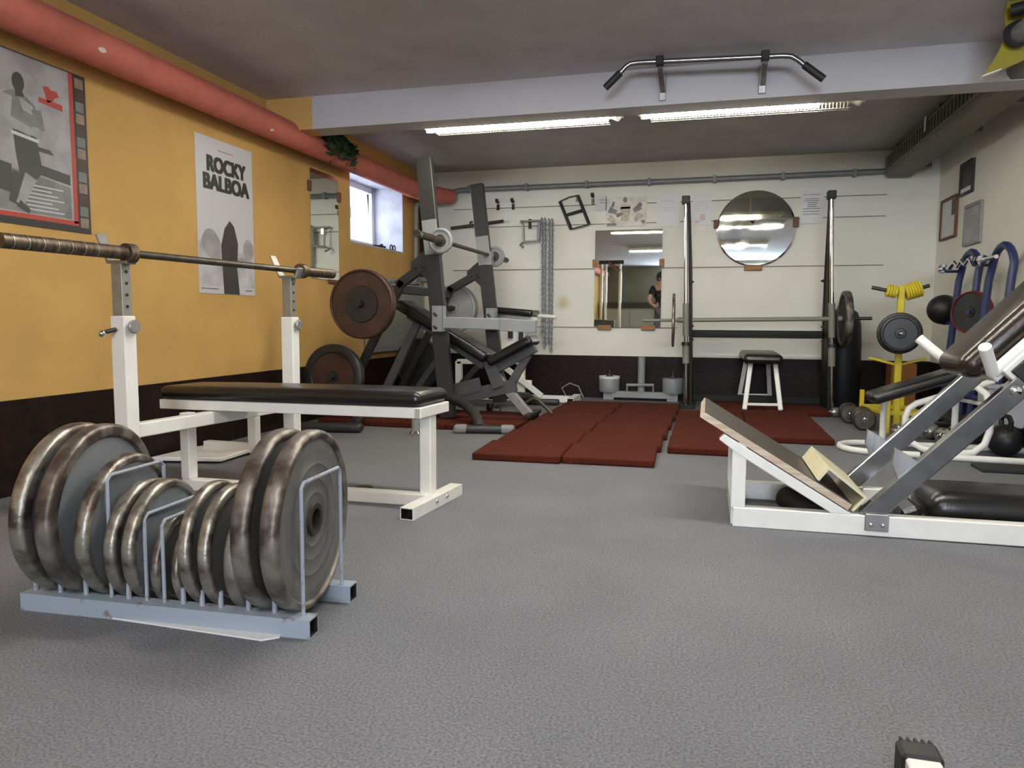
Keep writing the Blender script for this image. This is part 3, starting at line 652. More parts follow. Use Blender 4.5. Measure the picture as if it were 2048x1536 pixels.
# ------------------------------------------------------------------ right wall
def picture(y0, y1, z0, z1, label, fm, im, cat='picture', extra=None):
    t = thing('framed_picture', label, cat, (XR, (y0 + y1) / 2, z0)); b = .018
    f = MB(); f.box((XR - .02, y0, z0), (XR, y0 + b, z1)).box((XR - .02, y1 - b, z0), (XR, y1, z1)).box((XR - .02, y0 + b, z0), (XR, y1 - b, z0 + b)).box((XR - .02, y0 + b, z1 - b), (XR, y1 - b, z1))
    build('frame', f, fm, t, bevel=.003)
    build('print', MB().box((XR - .008, y0 + b, z0 + b), (XR - .004, y1 - b, z1 - b)), im, t)
    if extra:
        g = MB(); a, b_, c, d = extra; Y = y1 - y0; Z = z1 - z0
        g.box((XR - .0095, y0 + Y * a, z0 + Z * b_), (XR - .0085, y0 + Y * c, z0 + Z * d)); build('print_block', g, 'print_dark' if fm != 'print_black' else 'paper', t)
picture(6.465, 6.875, 1.41, 1.735, 'dark framed certificate nearest the back corner on the right wall', 'wood_dark', 'paper_grey', extra=(.08, .55, .35, .93))
picture(6.135, 6.425, 1.70, 1.94, 'small dark picture hung highest on the right wall', 'print_black', 'print_dark', extra=(.05, .06, .95, .22))
picture(5.91, 6.27, 1.31, 1.605, 'pale unframed-looking certificate below the highest dark picture', 'lgrey_paint', 'print_light')
# flat ventilation duct hung under the ceiling
du = thing('ventilation_duct', 'long flat brown-grey ventilation duct under the ceiling along the right wall', 'duct', (1.51, 5.4, 1.955))
build('body', MB().prism([(1.41, 6.92, 1.985), (1.43, 6.92, 1.958), (1.61, 6.92, 1.958), (1.61, 6.92, 2.15), (1.41, 6.92, 2.13)], (0, -4.4, 0)), 'duct', du, bevel=.004)
g = MB()
for k in range(60): g.box((1.405, 2.6 + k * .071, 2.02), (1.41, 2.6 + k * .071 + .03, 2.11))
build('perforated_strip', g, 'bar', du)
build('seam', MB().box((1.404, 2.53, 2.0), (1.412, 6.9, 2.008)), 'galv', du)
for yy in (6.75, 5.6, 4.9): build('hanger', MB().box((1.60, yy, 2.0), (1.72, yy + .10, ZC2)).box((1.45, yy, 2.14), (1.56, yy + .04, ZC2)), 'duct', du)
build('label_sticker', MB().box((1.400, 5.70, 2.05), (1.404, 5.74, 2.15)), 'cream', du)
tag(build('junction_box', MB().box((1.47, 6.90, 2.08), (1.60, 7.0, 2.17)), 'lgrey_paint', bevel=.004), 'small grey junction box on the back wall behind the duct end', 'box')
# yellow sheet and dark pipe stub at the beam, top right
yc = thing('yellow_cover', 'yellow plastic cover with a dark pipe through it at the upper right photo edge', 'cover', (1.28, 3.82, 1.85))
pts = [(1.166, 3.85, 1.849), (1.22, 3.82, 1.954), (1.236, 3.80, 2.03), (1.223, 3.80, 2.086), (1.230, 3.80, 2.154), (1.395, 3.80, 2.154), (1.395, 3.85, 1.945), (1.30, 3.85, 1.900)]
build('sheet', MB().prism(pts, (0, .012, 0)), 'film', yc)
build('cover_lip', MB().prism([(1.160, 3.83, 1.847), (1.235, 3.83, 1.872), (1.225, 3.865, 1.866), (1.165, 3.865, 1.845)], (0, 0, .006)), 'paper_grey', yc)
build('pipe_collar', MB().lathe([(.045, 0), (.057, 0), (.057, .03), (.045, .03)], (1.272, 3.80, 2.006), (.25, -1, 0), 24), 'rubber', yc)
build('pipe', MB().tube([(1.272, 3.82, 2.006), (1.31, 3.66, 2.01)], .044, 18), 'print_mid', yc)
build('pipe', MB().tube([(1.235, 3.76, 2.096), (1.39, 3.70, 2.115)], .027, 14), 'rubber', yc)

# ------------------------------------------------------------------ pull-up bar on the beam
pu = thing('pull_up_bar', 'chrome pull-up bar with black angled grips bolted to the white ceiling beam', 'pull-up bar', (-.02, 4.3, 1.96))
by = 4.06
build('bar', MB().tube([(-.50, by, 2.060), (-.462, by, 2.098), (-.44, by, 2.110), (-.40, by, 2.113), (.33, by, 2.086), (.37, by, 2.080), (.40, by, 2.06), (.44, by, 2.025)], .0135, 14), 'chrome_dull', pu)
build('grip', MB().tube([(-.572, by, 1.994), (-.492, by, 2.067)], .019, 14), 'rubber', pu); build('grip', MB().tube([(.43, by, 2.034), (.525, by, 1.956)], .019, 14), 'rubber', pu)
for (x, zb) in ((-.285, 2.108), (.243, 2.090)):
    build('clamp', MB().box((x - .02, by - .022, zb - .022), (x + .02, by + .022, zb + .026)), 'rubber', pu, bevel=.004)
    br = MB().beam((x + .0, by + .01, zb - .02), (x + .006, 4.295, 2.02), .03, .022); br.box((x - .016, 4.283, 1.972), (x + .02, 4.299, 2.12))
    build('bracket', br, 'steel', pu, bevel=.002)

# ------------------------------------------------------------------ weight plates
def plate_parts(t, c, ax, r, th, rimw, hub, mdisc, mrim, mhub, hole=.027, ridges=()):
    """rim ring, dished disc and hub of one plate; c centre, ax axis"""
    q = th / 2; rim = [(r - rimw, -q), (r - .010, -q), (r - .0045, -q * .88), (r - .001, -q * .62), (r, -q * .3), (r, q * .3), (r - .001, q * .62), (r - .0045, q * .88), (r - .010, q), (r - rimw, q), (r - rimw - .006, th / 2 - .006), (r - rimw - .006, -th / 2 + .006)]
    build('rim', MB().lathe(rim, c, ax, 56), mrim, t)
    e = th * .30; prof = [(hub, -e), (r - rimw, -e), (r - rimw, e)]
    for (ra, w, h) in ridges: prof += [(r * ra + w, e), (r * ra, e + h), (r * ra - w, e)]
    prof += [(hub, e)]
    build('disc', MB().lathe(prof, c, ax, 56), mdisc, t)
    build('hub', MB().lathe([(hole, -th * .46), (hub, -th * .46), (hub + .004, -e), (hub + .004, e), (hub, th * .46), (hole, th * .46)], c, ax, 32), mhub, t)
# plate rack in the foreground
RK = thing('plate_rack', 'low blue-grey steel rack with wire hoops holding the row of plates', 'plate rack', (-1.29, 1.588, 0), .0535)
rods = [v + 1.29 for v in (-1.671, -1.596, -1.52, -1.445, -1.395, -1.343, -1.293, -1.24, -1.188, -1.137, -1.062, -.993, -.918)]
for sgn in (-1, 1):
    build('rail', MB().beam((-.402, sgn * .112, .0225), (.402, sgn * .112, .0225), .045, .045, hollow=True), ['blue_grey', 'rubber'], RK, local=True, bevel=.0)
ya = .105
for k, x in enumerate(rods):
    h = {3: .355, 5: .262, 6: .25, 12: .362}.get(k)
    if h:
        build('hoop', MB().tube([(x, -ya, .04), (x, -ya, h - .012), (x, -ya + .012, h), (x, ya - .012, h), (x, ya, h - .012), (x, ya, .04)], .0048, 8), 'hoop', RK, local=True)
    else:
        for q in (-ya, ya): build('divider_pin', MB().tube([(x, q, .04), (x, q, .085)], .0062, 8), 'hoop', RK, local=True)
for x in (-.36, .2): build('cross_tie', MB().beam((x, -.1, .012), (x, .1, .012), .03, .02), 'blue_grey', RK, local=True)
RM = ROOT[RK.name]
specs = [(.221, 'iron_blue', 'rim', .042), (.221, 'iron_blue', 'rim_rust', .044), (.185, 'iron_blue', 'rim', .036), (.156, 'iron', 'rim', .034), (.156, 'iron_blue', 'rim', .034),
         (.122, 'iron', 'rim', .024), (.113, 'rust_dark', 'rim', .024), (.157, 'iron', 'rim', .032), (.155, 'iron', 'rim', .032), (.142, 'iron', 'rim_rust', .036), (.2235, 'iron', 'rim_rust', .046), (.2235, 'iron', 'rim_rust', .046)]
plab = ['outermost large plate at the left end of the blue-grey rack', 'second large plate from the left in the blue-grey rack', 'medium plate third from the left in the blue-grey rack', 'small plate fourth from the left in the blue-grey rack',
        'small plate fifth from the left in the blue-grey rack', 'tiny plate sixth from the left in the middle dip of rack', 'tiny dark plate seventh from the left in the middle dip of rack', 'small worn plate eighth from the left in the blue-grey rack',
        'small worn plate ninth from the left in the blue-grey rack', 'small rusty plate tucked behind the two large right-hand plates', 'large rusty-rimmed plate second from the right end of rack', 'front large plate showing its full ridged face at the rack right end']
for k, (r, md, mr, th) in enumerate(specs):
    x = (rods[k] + rods[k + 1]) / 2; hc = .045 + math.sqrt(r * r - .0081)
    wc = RM @ Vector((x, 0, hc)); lean = [2, 2, 3, 2, 2, 3, -3, -2, -1, 0, 1, 1][k]
    ax = RM.to_3x3() @ Vector((math.cos(math.radians(lean)), .11 if k < 3 else .07, math.sin(math.radians(-lean))))
    t = thing('weight_plate', plab[k], 'weight plate', (wc.x, wc.y, wc.z - r), 0, 'plates in the blue-grey rack')
    big = r > .2
    if k >= 10: plate_parts(t, wc, ax, r, th, .016, .040, md, mr, 'rust_dark', ridges=((.80, .006, .0015), (.62, .006, .0025), (.45, .006, .002), (.3, .006, .003)))
    else: plate_parts(t, wc, ax, r, th, .030 if big else .018, .045, md, mr, 'iron')
tag(build('board_strip', MB().prism([(-1.56, 1.450, .0005), (-.985, 1.437, .0005), (-.953, 1.462, .0005), (-.96, 1.53, .0005), (-1.56, 1.50, .0005)], (0, 0, .004)), 'paper'), 'thin pale board strip lying on the carpet under the plate rack', 'board')

# ------------------------------------------------------------------ flat bench with bar uprights
BO = thing('bench_press', 'white steel flat bench with black pad and adjustable barbell uprights', 'bench', (-2.07, 2.806, 0), -.0972)
wp, dk = 'white_paint', 'rubber'
tb = .05
for vv, nm in ((-.525, 'near'), (.462, 'far')):
    g = MB().beam((0, vv, .0), (0, vv, .755), .07, .055, (0, 1, 0)); build('upright', g, wp, BO, local=True, bevel=.004)
    g = MB().beam((-.002, vv, .70), (-.002, vv, .955), .052, .042, (0, 1, 0))
    po_ = build('telescopic_post', g, 'zinc', BO, local=True, bevel=.002)
    h = MB()
    for k in range(4): h.tube([(.018, vv, .79 + k * .043), (.0265, vv, .79 + k * .043)], .006, 10)
    build('hole', h, dk, po_, local=True)
    g = MB().beam((-.05, vv, .955), (.055, vv, .952), .045, .012)
    g.beam((-.045, vv, .955), (-.098, vv, 1.06), .042, .012, (1, 0, 0)); g.beam((.05, vv, .952), (.068, vv, .998), .042, .012, (1, 0, 0))
    build('bar_cradle', g, 'zinc', BO, local=True, bevel=.003)
    build('knob', MB().lathe([(0, 0), (.012, 0), (.012, .012), (.024, .014), (.026, .022), (.022, .028), (0, .028)], (.034, vv, .715), (1, 0, 0), 24, closed=False), 'zinc', BO, local=True)
build('pin_handle', MB().tube([(0, -.56, .705), (-.005, -.60, .695)], .008, 8), 'rubber', BO, local=True)
build('pin_knob', MB().sphere((-.006, -.612, .69), .013, 12, 8), 'chrome', BO, local=True)
build('rear_crossbar', MB().beam((0.005, -.50, .318), (0.005, .44, .318), .05, .055), wp, BO, local=True, bevel=.004)
build('rear_foot', MB().beam((-.18, -.525, .025), (.12, -.525, .025), .05, .05, hollow=True), [wp, dk], BO, local=True)
build('rear_foot', MB().beam((-.18, .462, .025), (.12, .462, .025), .05, .05, hollow=True), [wp, dk], BO, local=True)
build('rear_leg', MB().beam((-.09, -.135, .05), (-.09, -.135, .34), .05, .05, (0, 1, 0)), wp, BO, local=True, bevel=.004)
build('spine', MB().beam((-.115, -.135, .025), (1.005, -.0, .025), .05, .05), wp, BO, local=True, bevel=.004)
fr = MB(); y0, y1 = -.095, .130
u0, u1 = -.275, 1.03
fr.beam((u0, y0, .366), (u1, y0, .388), .03, .042); fr.beam((u0, y1, .366), (u1, y1, .388), .03, .042); fr.beam((u1 - .015, y0 - .015, .388), (u1 - .015, y1 + .015, .388), .03, .042); fr.beam((u0 + .015, y0, .366), (u0 + .015, y1, .366), .03, .042)
build('seat_frame', fr, wp, BO, local=True, bevel=.003)
build('pad', MB().pad((u0 + .0, .018, .416), (u1 - .004, .018, .438), .262, .060, .028, puff=.012), 'black_vinyl', BO, local=True, sharp=60)
build('front_leg', MB().beam((.992, .025, .045), (.992, .025, .372), .05, .055, (0, 1, 0)), wp, BO, local=True, bevel=.004)
build('front_foot', MB().beam((1.03, -.225, .024), (1.03, .215, .024), .055, .046, hollow=True), [wp, dk], BO, local=True)
for vv in (-.03, .06): build('bolt', MB().sphere((1.058, vv, .03), .009, 10, 6), 'chrome', BO, local=True)
# barbell lying in the cradles
BB = thing('barbell', 'worn dark barbell resting on the bench uprights in front of yellow wall', 'barbell', (-2.035, 2.68, .96))
pa = Vector((-2.12, 1.80, .985)); pb = Vector((-1.95, 3.565, .985)); dd = (pb - pa).normalized()
build('shaft', MB().tube([pa + dd * .30, pb - dd * .20], .0145, 14), 'bar', BB)
for (s0, s1) in ((0, .46), (1.50, 1.773)):
    build('sleeve', MB().tube([pa + dd * s0, pa + dd * s1], .0245, 18), 'sleeve', BB)
for s0 in (.46, 1.49): build('collar', MB().lathe([(.014, 0), (.036, 0), (.036, .035), (.014, .035)], pa + dd * s0, dd, 22), 'sleeve', BB)
for k in range(7): build('wear_ring', MB().lathe([(.0245, 0), (.0255, .0), (.0255, .003), (.0245, .003)], pa + dd * (.03 + k * .05), dd, 18), 'steel', BB)
# low white steel stand behind the bench, and the black pad on the carpet below it
ls = thing('low_stand', 'low white steel floor stand between flat bench and yellow wall', 'stand', (-2.6, 3.5, 0))
build('plate', MB().prism([(-2.76, 3.12, .012), (-2.40, 3.20, .012), (-2.42, 3.62, .012), (-2.74, 3.60, .012)], (0, 0, .02)), wp, ls, bevel=.003)
build('leg', MB().beam((-2.395, 3.48, .03), (-2.395, 3.48, .30), .05, .05, (0, 1, 0)), wp, ls, bevel=.003)
build('base_bar', MB().beam((-2.72, 3.50, .035), (-2.37, 3.48, .035), .05, .05), wp, ls, bevel=.003)
tag(build('floor_disc', MB().lathe([(0, 0), (.038, 0), (.045, .008), (.038, .02), (.02, .024), (0, .024)], (-1.43, 2.86, 0), (0, 0, 1), 24, closed=False), 'rubber'), 'small black disc lying on the carpet beneath the flat bench', 'disc')
sg = thing('adjustable_foot', 'stubby grey adjustable foot with chrome base standing on carpet beyond the flat bench', 'post', (-1.81, 4.37, 0))  # adjustable foot, built as a thing of its own
build('base', MB().lathe([(0, 0), (.040, 0), (.040, .012), (.028, .028), (.0, .028)], (-1.81, 4.37, 0), (0, 0, 1), 24, closed=False), 'chrome', sg)
build('stem', MB().tube([(-1.81, 4.37, .026), (-1.81, 4.37, .10)], .027, 18), 'lgrey_paint', sg)
cc = thing('spring_collar', 'chrome barbell collar lying on the floor behind the grey rack', 'collar', (-1.66, 5.58, 0))
build('ring', MB().lathe([(.024, 0), (.036, 0), (.036, .075), (.024, .075)], (-1.66, 5.55, .0), (0, 0, 1), 24), 'chrome', cc)
build('screw_handle', MB().tube([(-1.626, 5.55, .05), (-1.58, 5.55, .055), (-1.57, 5.54, .012)], .008, 8), 'bar', cc)

# ------------------------------------------------------------------ grey half rack
HR = thing('half_rack', 'tall dark grey half rack with slanted perforated uprights in the back left', 'power rack', (-1.9, 5.4, 0))
gp = 'grey_paint'
def upx(z, Y): return (-1.79 + .096 * (.17 - z) / 1.0) if Y < 5.4 else (-1.715 + .115 * (.25 - z))
for Y in (4.9, 5.95):
    zt = 1.872; b0 = (upx(.06, Y), Y, .045); t0 = (upx(zt, Y), Y, zt)
    u = build('upright', MB().beam(b0, t0, .055, .112, (1, 0, 0)), gp, HR, bevel=.004)
    h = MB(); nrm = Vector((0, -1, 0))
    for k in range(23):
        z = .30 + k * .067; h.lathe([(0, 0), (.0085, 0), (.0085, .002), (0, .002)], (upx(z, Y) + .012, Y - .0272, z), (0, -1, 0), 10, closed=False)
    build('hole', h, 'print_black', u)
    # bar catch
    zc = 1.30; xc = upx(zc, Y)
    g = MB().beam((upx(1.20, Y) + .005, Y - .033, 1.20), (upx(1.44, Y) + .005, Y - .033, 1.44), .01, .11, (1, 0, 0)); g.box((xc + .03, Y - .038, 1.20), (xc + .075, Y + .03, 1.262)); g.box((xc + .062, Y - .038, 1.25), (xc + .075, Y + .03, 1.315))
    build('bar_catch', g, 'lgrey_paint', HR, bevel=.003)
    # rear weight storage: gusset arm, slanting rear post, brace
    xr, zr = -2.19, .84
    yo = Y
    g = MB().beam((upx(1.16, Y) - .03, yo, 1.15), (-2.16, yo, .985), .05, .065); build('gusset_arm', g, gp, HR, bevel=.004)
    g = MB().prism([(upx(1.25, Y) - .03, yo - .02, 1.25), (upx(1.02, Y) - .03, yo - .02, 1.0), (upx(1.1, Y) - .10, yo - .02, 1.07), (upx(1.1, Y) - .17, yo - .02, 1.09), (upx(1.1, Y) - .17, yo - .02, 1.15)], (0, .04, 0)); build('gusset_plate', g, gp, HR)
    for dx in (.075, .125): build('bolt', MB().sphere((upx(1.15, Y) - dx, yo - .028, 1.135 - dx * .2), .012, 10, 6), 'print_black', HR)
    build('rear_post', MB().beam((-2.12, yo, 1.02), (-2.62, yo, .10), .05, .055, (1, 0, 0)), gp, HR, bevel=.004)
    build('base_tube', MB().beam((upx(.1, Y), yo, .12), (-2.60, yo, .10), .05, .055), gp, HR, bevel=.004)
    build('brace', MB().beam((upx(.5, Y) - .02, yo, .48), (-2.10, yo, .13), .045, .045), gp, HR, bevel=.004)
    s = -1 if Y < 5.4 else 1
    for (hx, hz, ln) in ((-2.17, .842, .62), (-2.49, .352, .42)):
        ln2 = ln if s < 0 else .30
        build('plate_horn', MB().tube([(hx, yo, hz), (hx, yo + s * ln2, hz)], .022, 14), 'rubber', HR)
    # safety arm
    x0 = upx(.72, Y) + .05; ya = Y - .06
    if Y < 5.4:
        g = MB().beam((x0, ya, .765 - .04), (-1.375, ya, .715), .05, .078); build('safety_arm', g, 'lgrey_paint', HR, bevel=.004)
        build('safety_arm', MB().beam((-1.375, ya, .712), (-1.125, ya, .700), .056, .084), 'lgrey_paint', HR, bevel=.003)
    if True:
        g = MB().box((x0 - .075, ya - .028, .66), (x0 + .01, ya - .018, .84)); g.box((x0 - .0, ya - .028, .66), (x0 + .012, ya + .03, .84)); build('arm_bracket', g, 'lgrey_paint', HR, bevel=.003)
        for zz in (.70, .79): build('arm_bracket_slot', MB().tube([(x0 - .06, ya - .031, zz), (x0 - .035, ya - .031, zz - .02)], .010, 10), 'print_black', HR)
build('rear_crossmember', MB().beam((-2.16, 4.9, .96), (-2.16, 5.95, .96), .05, .06), gp, HR, bevel=.004)
build('base_crossmember', MB().beam((-2.58, 4.9, .11), (-2.58, 5.95, .11), .05, .06), gp, HR, bevel=.004)
build('front_leg', MB().tube([(-1.82, 4.92, .19), (-1.74, 4.88, .185), (-1.62, 4.80, .16), (-1.52, 4.70, .11), (-1.455, 4.60, .05), (-1.445, 4.57, .03)], [.036] * 6, 14), gp, HR)
f_ = MB().pad((-1.60, 4.525, .028), (-1.22, 4.60, .028), .075, .05, .02); build('foot', f_, gp, HR, sharp=60)
for q in ((-1.60, 4.525), (-1.30, 4.584)): build('foot_cap', MB().pad((q[0] - .005, q[1], .029), (q[0] + .09, q[1] + .018, .029), .081, .056, .022), 'grey_rubber', HR, sharp=60)
build('front_leg', MB().tube([(-2.55, 4.92, .10), (-2.42, 4.80, .10), (-2.32, 4.62, .085), (-2.28, 4.42, .04)], [.034] * 4, 12), gp, HR)
build('foot', MB().pad((-2.62, 4.28, .034), (-2.18, 4.36, .034), .085, .06, .025), gp, HR, sharp=60)
build('foot', MB().pad((-1.60, 6.22, .028), (-1.24, 6.26, .028), .075, .05, .02), gp, HR, sharp=60)
build('front_leg', MB().tube([(-1.80, 5.97, .10), (-1.62, 6.05, .10), (-1.50, 6.15, .08), (-1.45, 6.23, .03)], [.034] * 4, 12), gp, HR)
# plates on the rack horns
def horn_plate(c, r, th, label, md, mr, mh, hubr=.045, rimw=.02, name='weight_plate', grp='plates on the grey rack horns'):
    t = thing(name, label, 'weight plate', (c[0], c[1], c[2] - r), 0, grp)
    plate_parts(t, c, (0, -1, 0), r, th, rimw, hubr, md, mr, mh, hole=.024)
horn_plate((-2.168, 4.36, .842), .226, .07, 'rust-brown bumper plate on the upper near horn of the grey rack', 'rust', 'rust', 'rust_dark', .115, .012)
horn_plate((-2.49, 4.56, .352), .222, .06, 'dark rusty plate on the lower near horn of the grey rack', 'rust', 'black_iron', 'rust_dark', .035, .055)
horn_plate((-2.18, 6.13, .842), .215, .05, 'pale grey plate on the upper far horn, nearest the rack frame', 'pale_iron', 'pale_iron', 'pale_iron')
horn_plate((-2.18, 6.19, .842), .212, .05, 'pale grey plate on the upper far horn, behind its twin', 'pale_iron', 'pale_iron', 'pale_iron')
horn_plate((-2.50, 6.12, .352), .225, .06, 'black plate on the lower far horn of the grey rack', 'black_iron', 'black_iron', 'black_iron')
# olympic bar with two small plates in the catches
RB = thing('barbell', 'bare barbell racked high across the tall grey half rack', 'barbell', (-1.82, 5.45, 1.27))
bx = -1.795
build('shaft', MB().tube([(bx, 4.72, 1.285), (bx, 6.12, 1.285)], .0145, 14), 'bar', RB)
for a, b in ((4.36, 4.78), (6.10, 6.50)): build('sleeve', MB().tube([(bx, a, 1.285), (bx, b, 1.285)], .0245, 18), 'bar', RB)
build('end_ring', MB().lathe([(.018, 0), (.0262, 0), (.0262, .01), (.018, .01)], (bx, 4.40, 1.285), (0, 1, 0), 18), 'chrome', RB)
for (yy, l) in ((4.80, 'small grey plate on the near end of the racked barbell'), (6.12, 'small grey plate on the far end of the racked barbell')):
    t = thing('small_plate', l, 'weight plate', (bx, yy, 1.20), 0, 'small plates on the racked barbell')
    plate_parts(t, (bx, yy, 1.285), (0, -1, 0), .088 if yy < 5 else .088, .030, .016, .04, 'lgrey_paint', 'lgrey_paint', 'bar', hole=.0246)

# ------------------------------------------------------------------ adjustable bench
AB = thing('adjustable_bench', 'grey adjustable bench with raised black back pad and tilted seat in the rack', 'bench', (-1.7, 5.2, 0))
Yc = 5.2
build('back_pad', MB().pad((-2.255, Yc, .862), (-1.555, Yc, .462), .28, .075, .025, puff=.004), 'black_vinyl', AB, sharp=60)
build('back_frame', MB().beam((-2.20, Yc, .785), (-1.60, Yc, .405), .06, .06), 'mid_grey', AB, bevel=.004)
build('seat_pad', MB().pad((-1.545, Yc, .435), (-1.215, Yc, .608), .28, .07, .025, puff=.004), 'black_vinyl', AB, sharp=60)
build('seat_frame', MB().beam((-1.56, Yc, .355), (-1.21, Yc, .545), .06, .065), 'mid_grey', AB, bevel=.004)
build('support_strut', MB().beam((-2.115, Yc - .04, .72), (-2.39, Yc - .04, .19), .04, .06, (1, 0, 0)), 'mid_grey', AB, bevel=.003)
build('hinge', MB().beam((-1.555, Yc - .055, .45), (-1.475, Yc - .055, .25), .02, .09, (1, 0, 0)), 'mid_grey', AB, bevel=.003)
build('hinge', MB().beam((-1.555, Yc + .055, .45), (-1.475, Yc + .055, .25), .02, .09, (1, 0, 0)), 'mid_grey', AB, bevel=.003)
build('pivot_bolt', MB().tube([(-1.545, Yc - .075, .425), (-1.545, Yc + .075, .425)], .014, 12), 'chrome', AB)
build('front_leg', MB().beam((-1.515, Yc, .335), (-1.255, Yc, .046), .055, .065, (1, 0, 0)), 'zinc', AB, bevel=.004)
build('front_foot', MB().beam((-1.235, Yc - .16, .055), (-1.235, Yc + .20, .055), .05, .03), 'rubber', AB, bevel=.004)
build('seat_strut', MB().beam((-1.27, Yc + .01, .49), (-1.42, Yc + .01, .235), .035, .06, (1, 0, 0)), 'mid_grey', AB, bevel=.003)
build('spine', MB().beam((-1.36, Yc, .265), (-1.90, Yc, .135), .06, .095), 'mid_grey', AB, bevel=.004)
build('spine', MB().beam((-1.88, Yc, .14), (-2.45, Yc, .10), .06, .07), 'mid_grey', AB, bevel=.004)
build('ladder_plate', MB().beam((-1.62, Yc - .035, .27), (-1.88, Yc - .035, .20), .008, .10), 'mid_grey', AB)
build('handle', MB().tube([(-1.30, Yc + .05, .13), (-1.24, Yc + .05, .165), (-1.205, Yc + .05, .16), (-1.10, Yc + .05, .06)], .013, 10), 'bar', AB)
build('rear_foot', MB().beam((-2.43, Yc - .22, .07), (-2.43, Yc + .22, .07), .05, .05), 'mid_grey', AB, bevel=.004)
build('wheel', MB().lathe([(.0, -.015), (.035, -.015), (.035, .015), (0, .015)], (-2.44, Yc - .23, .076), (0, 1, 0), 18, closed=False), 'rubber', AB)
build('wheel', MB().lathe([(.0, -.015), (.035, -.015), (.035, .015), (0, .015)], (-2.44, Yc + .23, .076), (0, 1, 0), 18, closed=False), 'rubber', AB)

# ------------------------------------------------------------------ white curl machine at the back wall
CM = thing('curl_machine', 'white steel curl machine with black pad standing in the back left corner', 'exercise machine', (-1.7, 6.45, 0))
build('base_beam', MB().beam((-2.20, 6.45, .035), (-1.17, 6.45, .035), .06, .06), wp, CM, bevel=.004)
build('front_foot', MB().beam((-1.145, 6.26, .035), (-1.145, 6.64, .035), .06, .06, hollow=True), [wp, dk], CM)
build('rear_foot', MB().beam((-2.22, 6.26, .035), (-2.22, 6.72, .035), .06, .06), wp, CM, bevel=.004)
build('rear_post', MB().beam((-2.235, 6.45, .06), (-2.235, 6.45, .36), .05, .06, (1, 0, 0)), wp, CM, bevel=.004)
build('seat_beam', MB().beam((-2.25, 6.45, .355), (-1.62, 6.45, .365), .05, .045), wp, CM, bevel=.004)
build('main_post', MB().beam((-1.635, 6.45, .06), (-1.635, 6.45, .76), .055, .07, (1, 0, 0)), wp, CM, bevel=.004)
build('side_plate', MB().box((-1.86, 6.41, .42), (-1.64, 6.425, .74)), wp, CM)
build('diagonal_brace', MB().beam((-1.80, 6.40, .33), (-1.43, 6.40, .06), .03, .05), wp, CM, bevel=.003)
build('lug', MB().box((-1.60, 6.41, .13), (-1.53, 6.44, .20)), wp, CM)
build('pad', MB().pad((-1.92, 6.45, .835), (-1.50, 6.45, .800), .32, .06, .022), 'black_vinyl', CM, sharp=60)
build('arm_frame', MB().beam((-1.86, 6.42, .785), (-1.62, 6.42, .765), .05, .04), wp, CM, bevel=.003)
build('lever', MB().tube([(-1.72, 6.38, .775), (-1.48, 6.36, .75)], .016, 10), wp, CM); build('lever', MB().tube([(-1.54, 6.55, .785), (-1.335, 6.55, .772)], .016, 10), wp, CM)
build('lever_bracket', MB().beam((-1.48, 6.36, .765), (-1.52, 6.36, .64), .015, .03, (1, 0, 0)), wp, CM)
build('pivot', MB().box((-1.74, 6.36, .58), (-1.70, 6.40, .66)).box((-1.64, 6.36, .55), (-1.605, 6.40, .68)), dk, CM, bevel=.004)
tag(build('cable_loop', MB().tube([(-1.28, 6.80, .02), (-1.33, 6.82, .10), (-1.26, 6.85, .145), (-1.17, 6.82, .12), (-1.12, 6.80, .02)], .006, 8), 'lgrey_paint'), 'thin grey cable loop on the floor at the back wall beside the curl machine', 'cable')

# ------------------------------------------------------------------ red rubber tiles
def make_tile(w, d, h):
    g = MB().box((-w / 2, -d / 2, 0), (w / 2, d / 2, h)); me_o = build('rubber_tile', g, 'tile', bevel=.007); return me_o
ords = ['first', 'second', 'third', 'fourth', 'fifth', 'sixth', 'seventh']
proto = make_tile(.476, .438, .04)
used = [False]
def put_tile(x, y, rz, label, grp, sx=1.0, sy=1.0):
    if not used[0]: o = proto; used[0] = True
    else: o = proto.copy(); COL.objects.link(o)
    o.location = (x, y, 0); o.rotation_euler = (0, 0, rz); o.scale = (sx, sy, 1)
    tag(o, label, 'floor tile', grp)
for c in range(2):
    for r in range(6):
        x = -.97 + c * .480 + r * .008; y = 3.897 + r * .442 + (0 if c == 0 else .035)
        put_tile(x, y, .035 if r < 3 else .02, 'red rubber tile, %s row from front, %s column of the two-wide centre mat' % (ords[r], ['left', 'right'][c]), 'red tiles of the centre mat')
for c, (x, y0, n) in enumerate(((.032, 4.375, 4), (.516, 4.92, 3))):
    for r in range(n):
        put_tile(x, y0 + r * .445, .012, 'red rubber tile, %s row from front, %s column of mat before the stool' % (ords[r], ['left', 'right'][c]), 'red tiles before the stool')
for c, x in enumerate((.215, .70)):
    put_tile(x, 6.29 + .03 * c, .0, 'red rubber tile under the stool, %s one of the front pair' % ['left', 'right'][c], 'red tiles under the stool')
    put_tile(x - .0, 6.735, .0, 'red rubber tile under the stool, %s one of the back pair' % ['left', 'right'][c], 'red tiles under the stool', 1, .93)
for c in range(3):
    for r in range(2):
        put_tile(-2.43 + c * .482, 4.825 + r * .392, .0, 'red rubber tile under the grey rack, %s row, %s column' % (['front', 'back'][r], ['left', 'middle', 'right'][c]), 'red tiles under the grey rack', 1, .88)

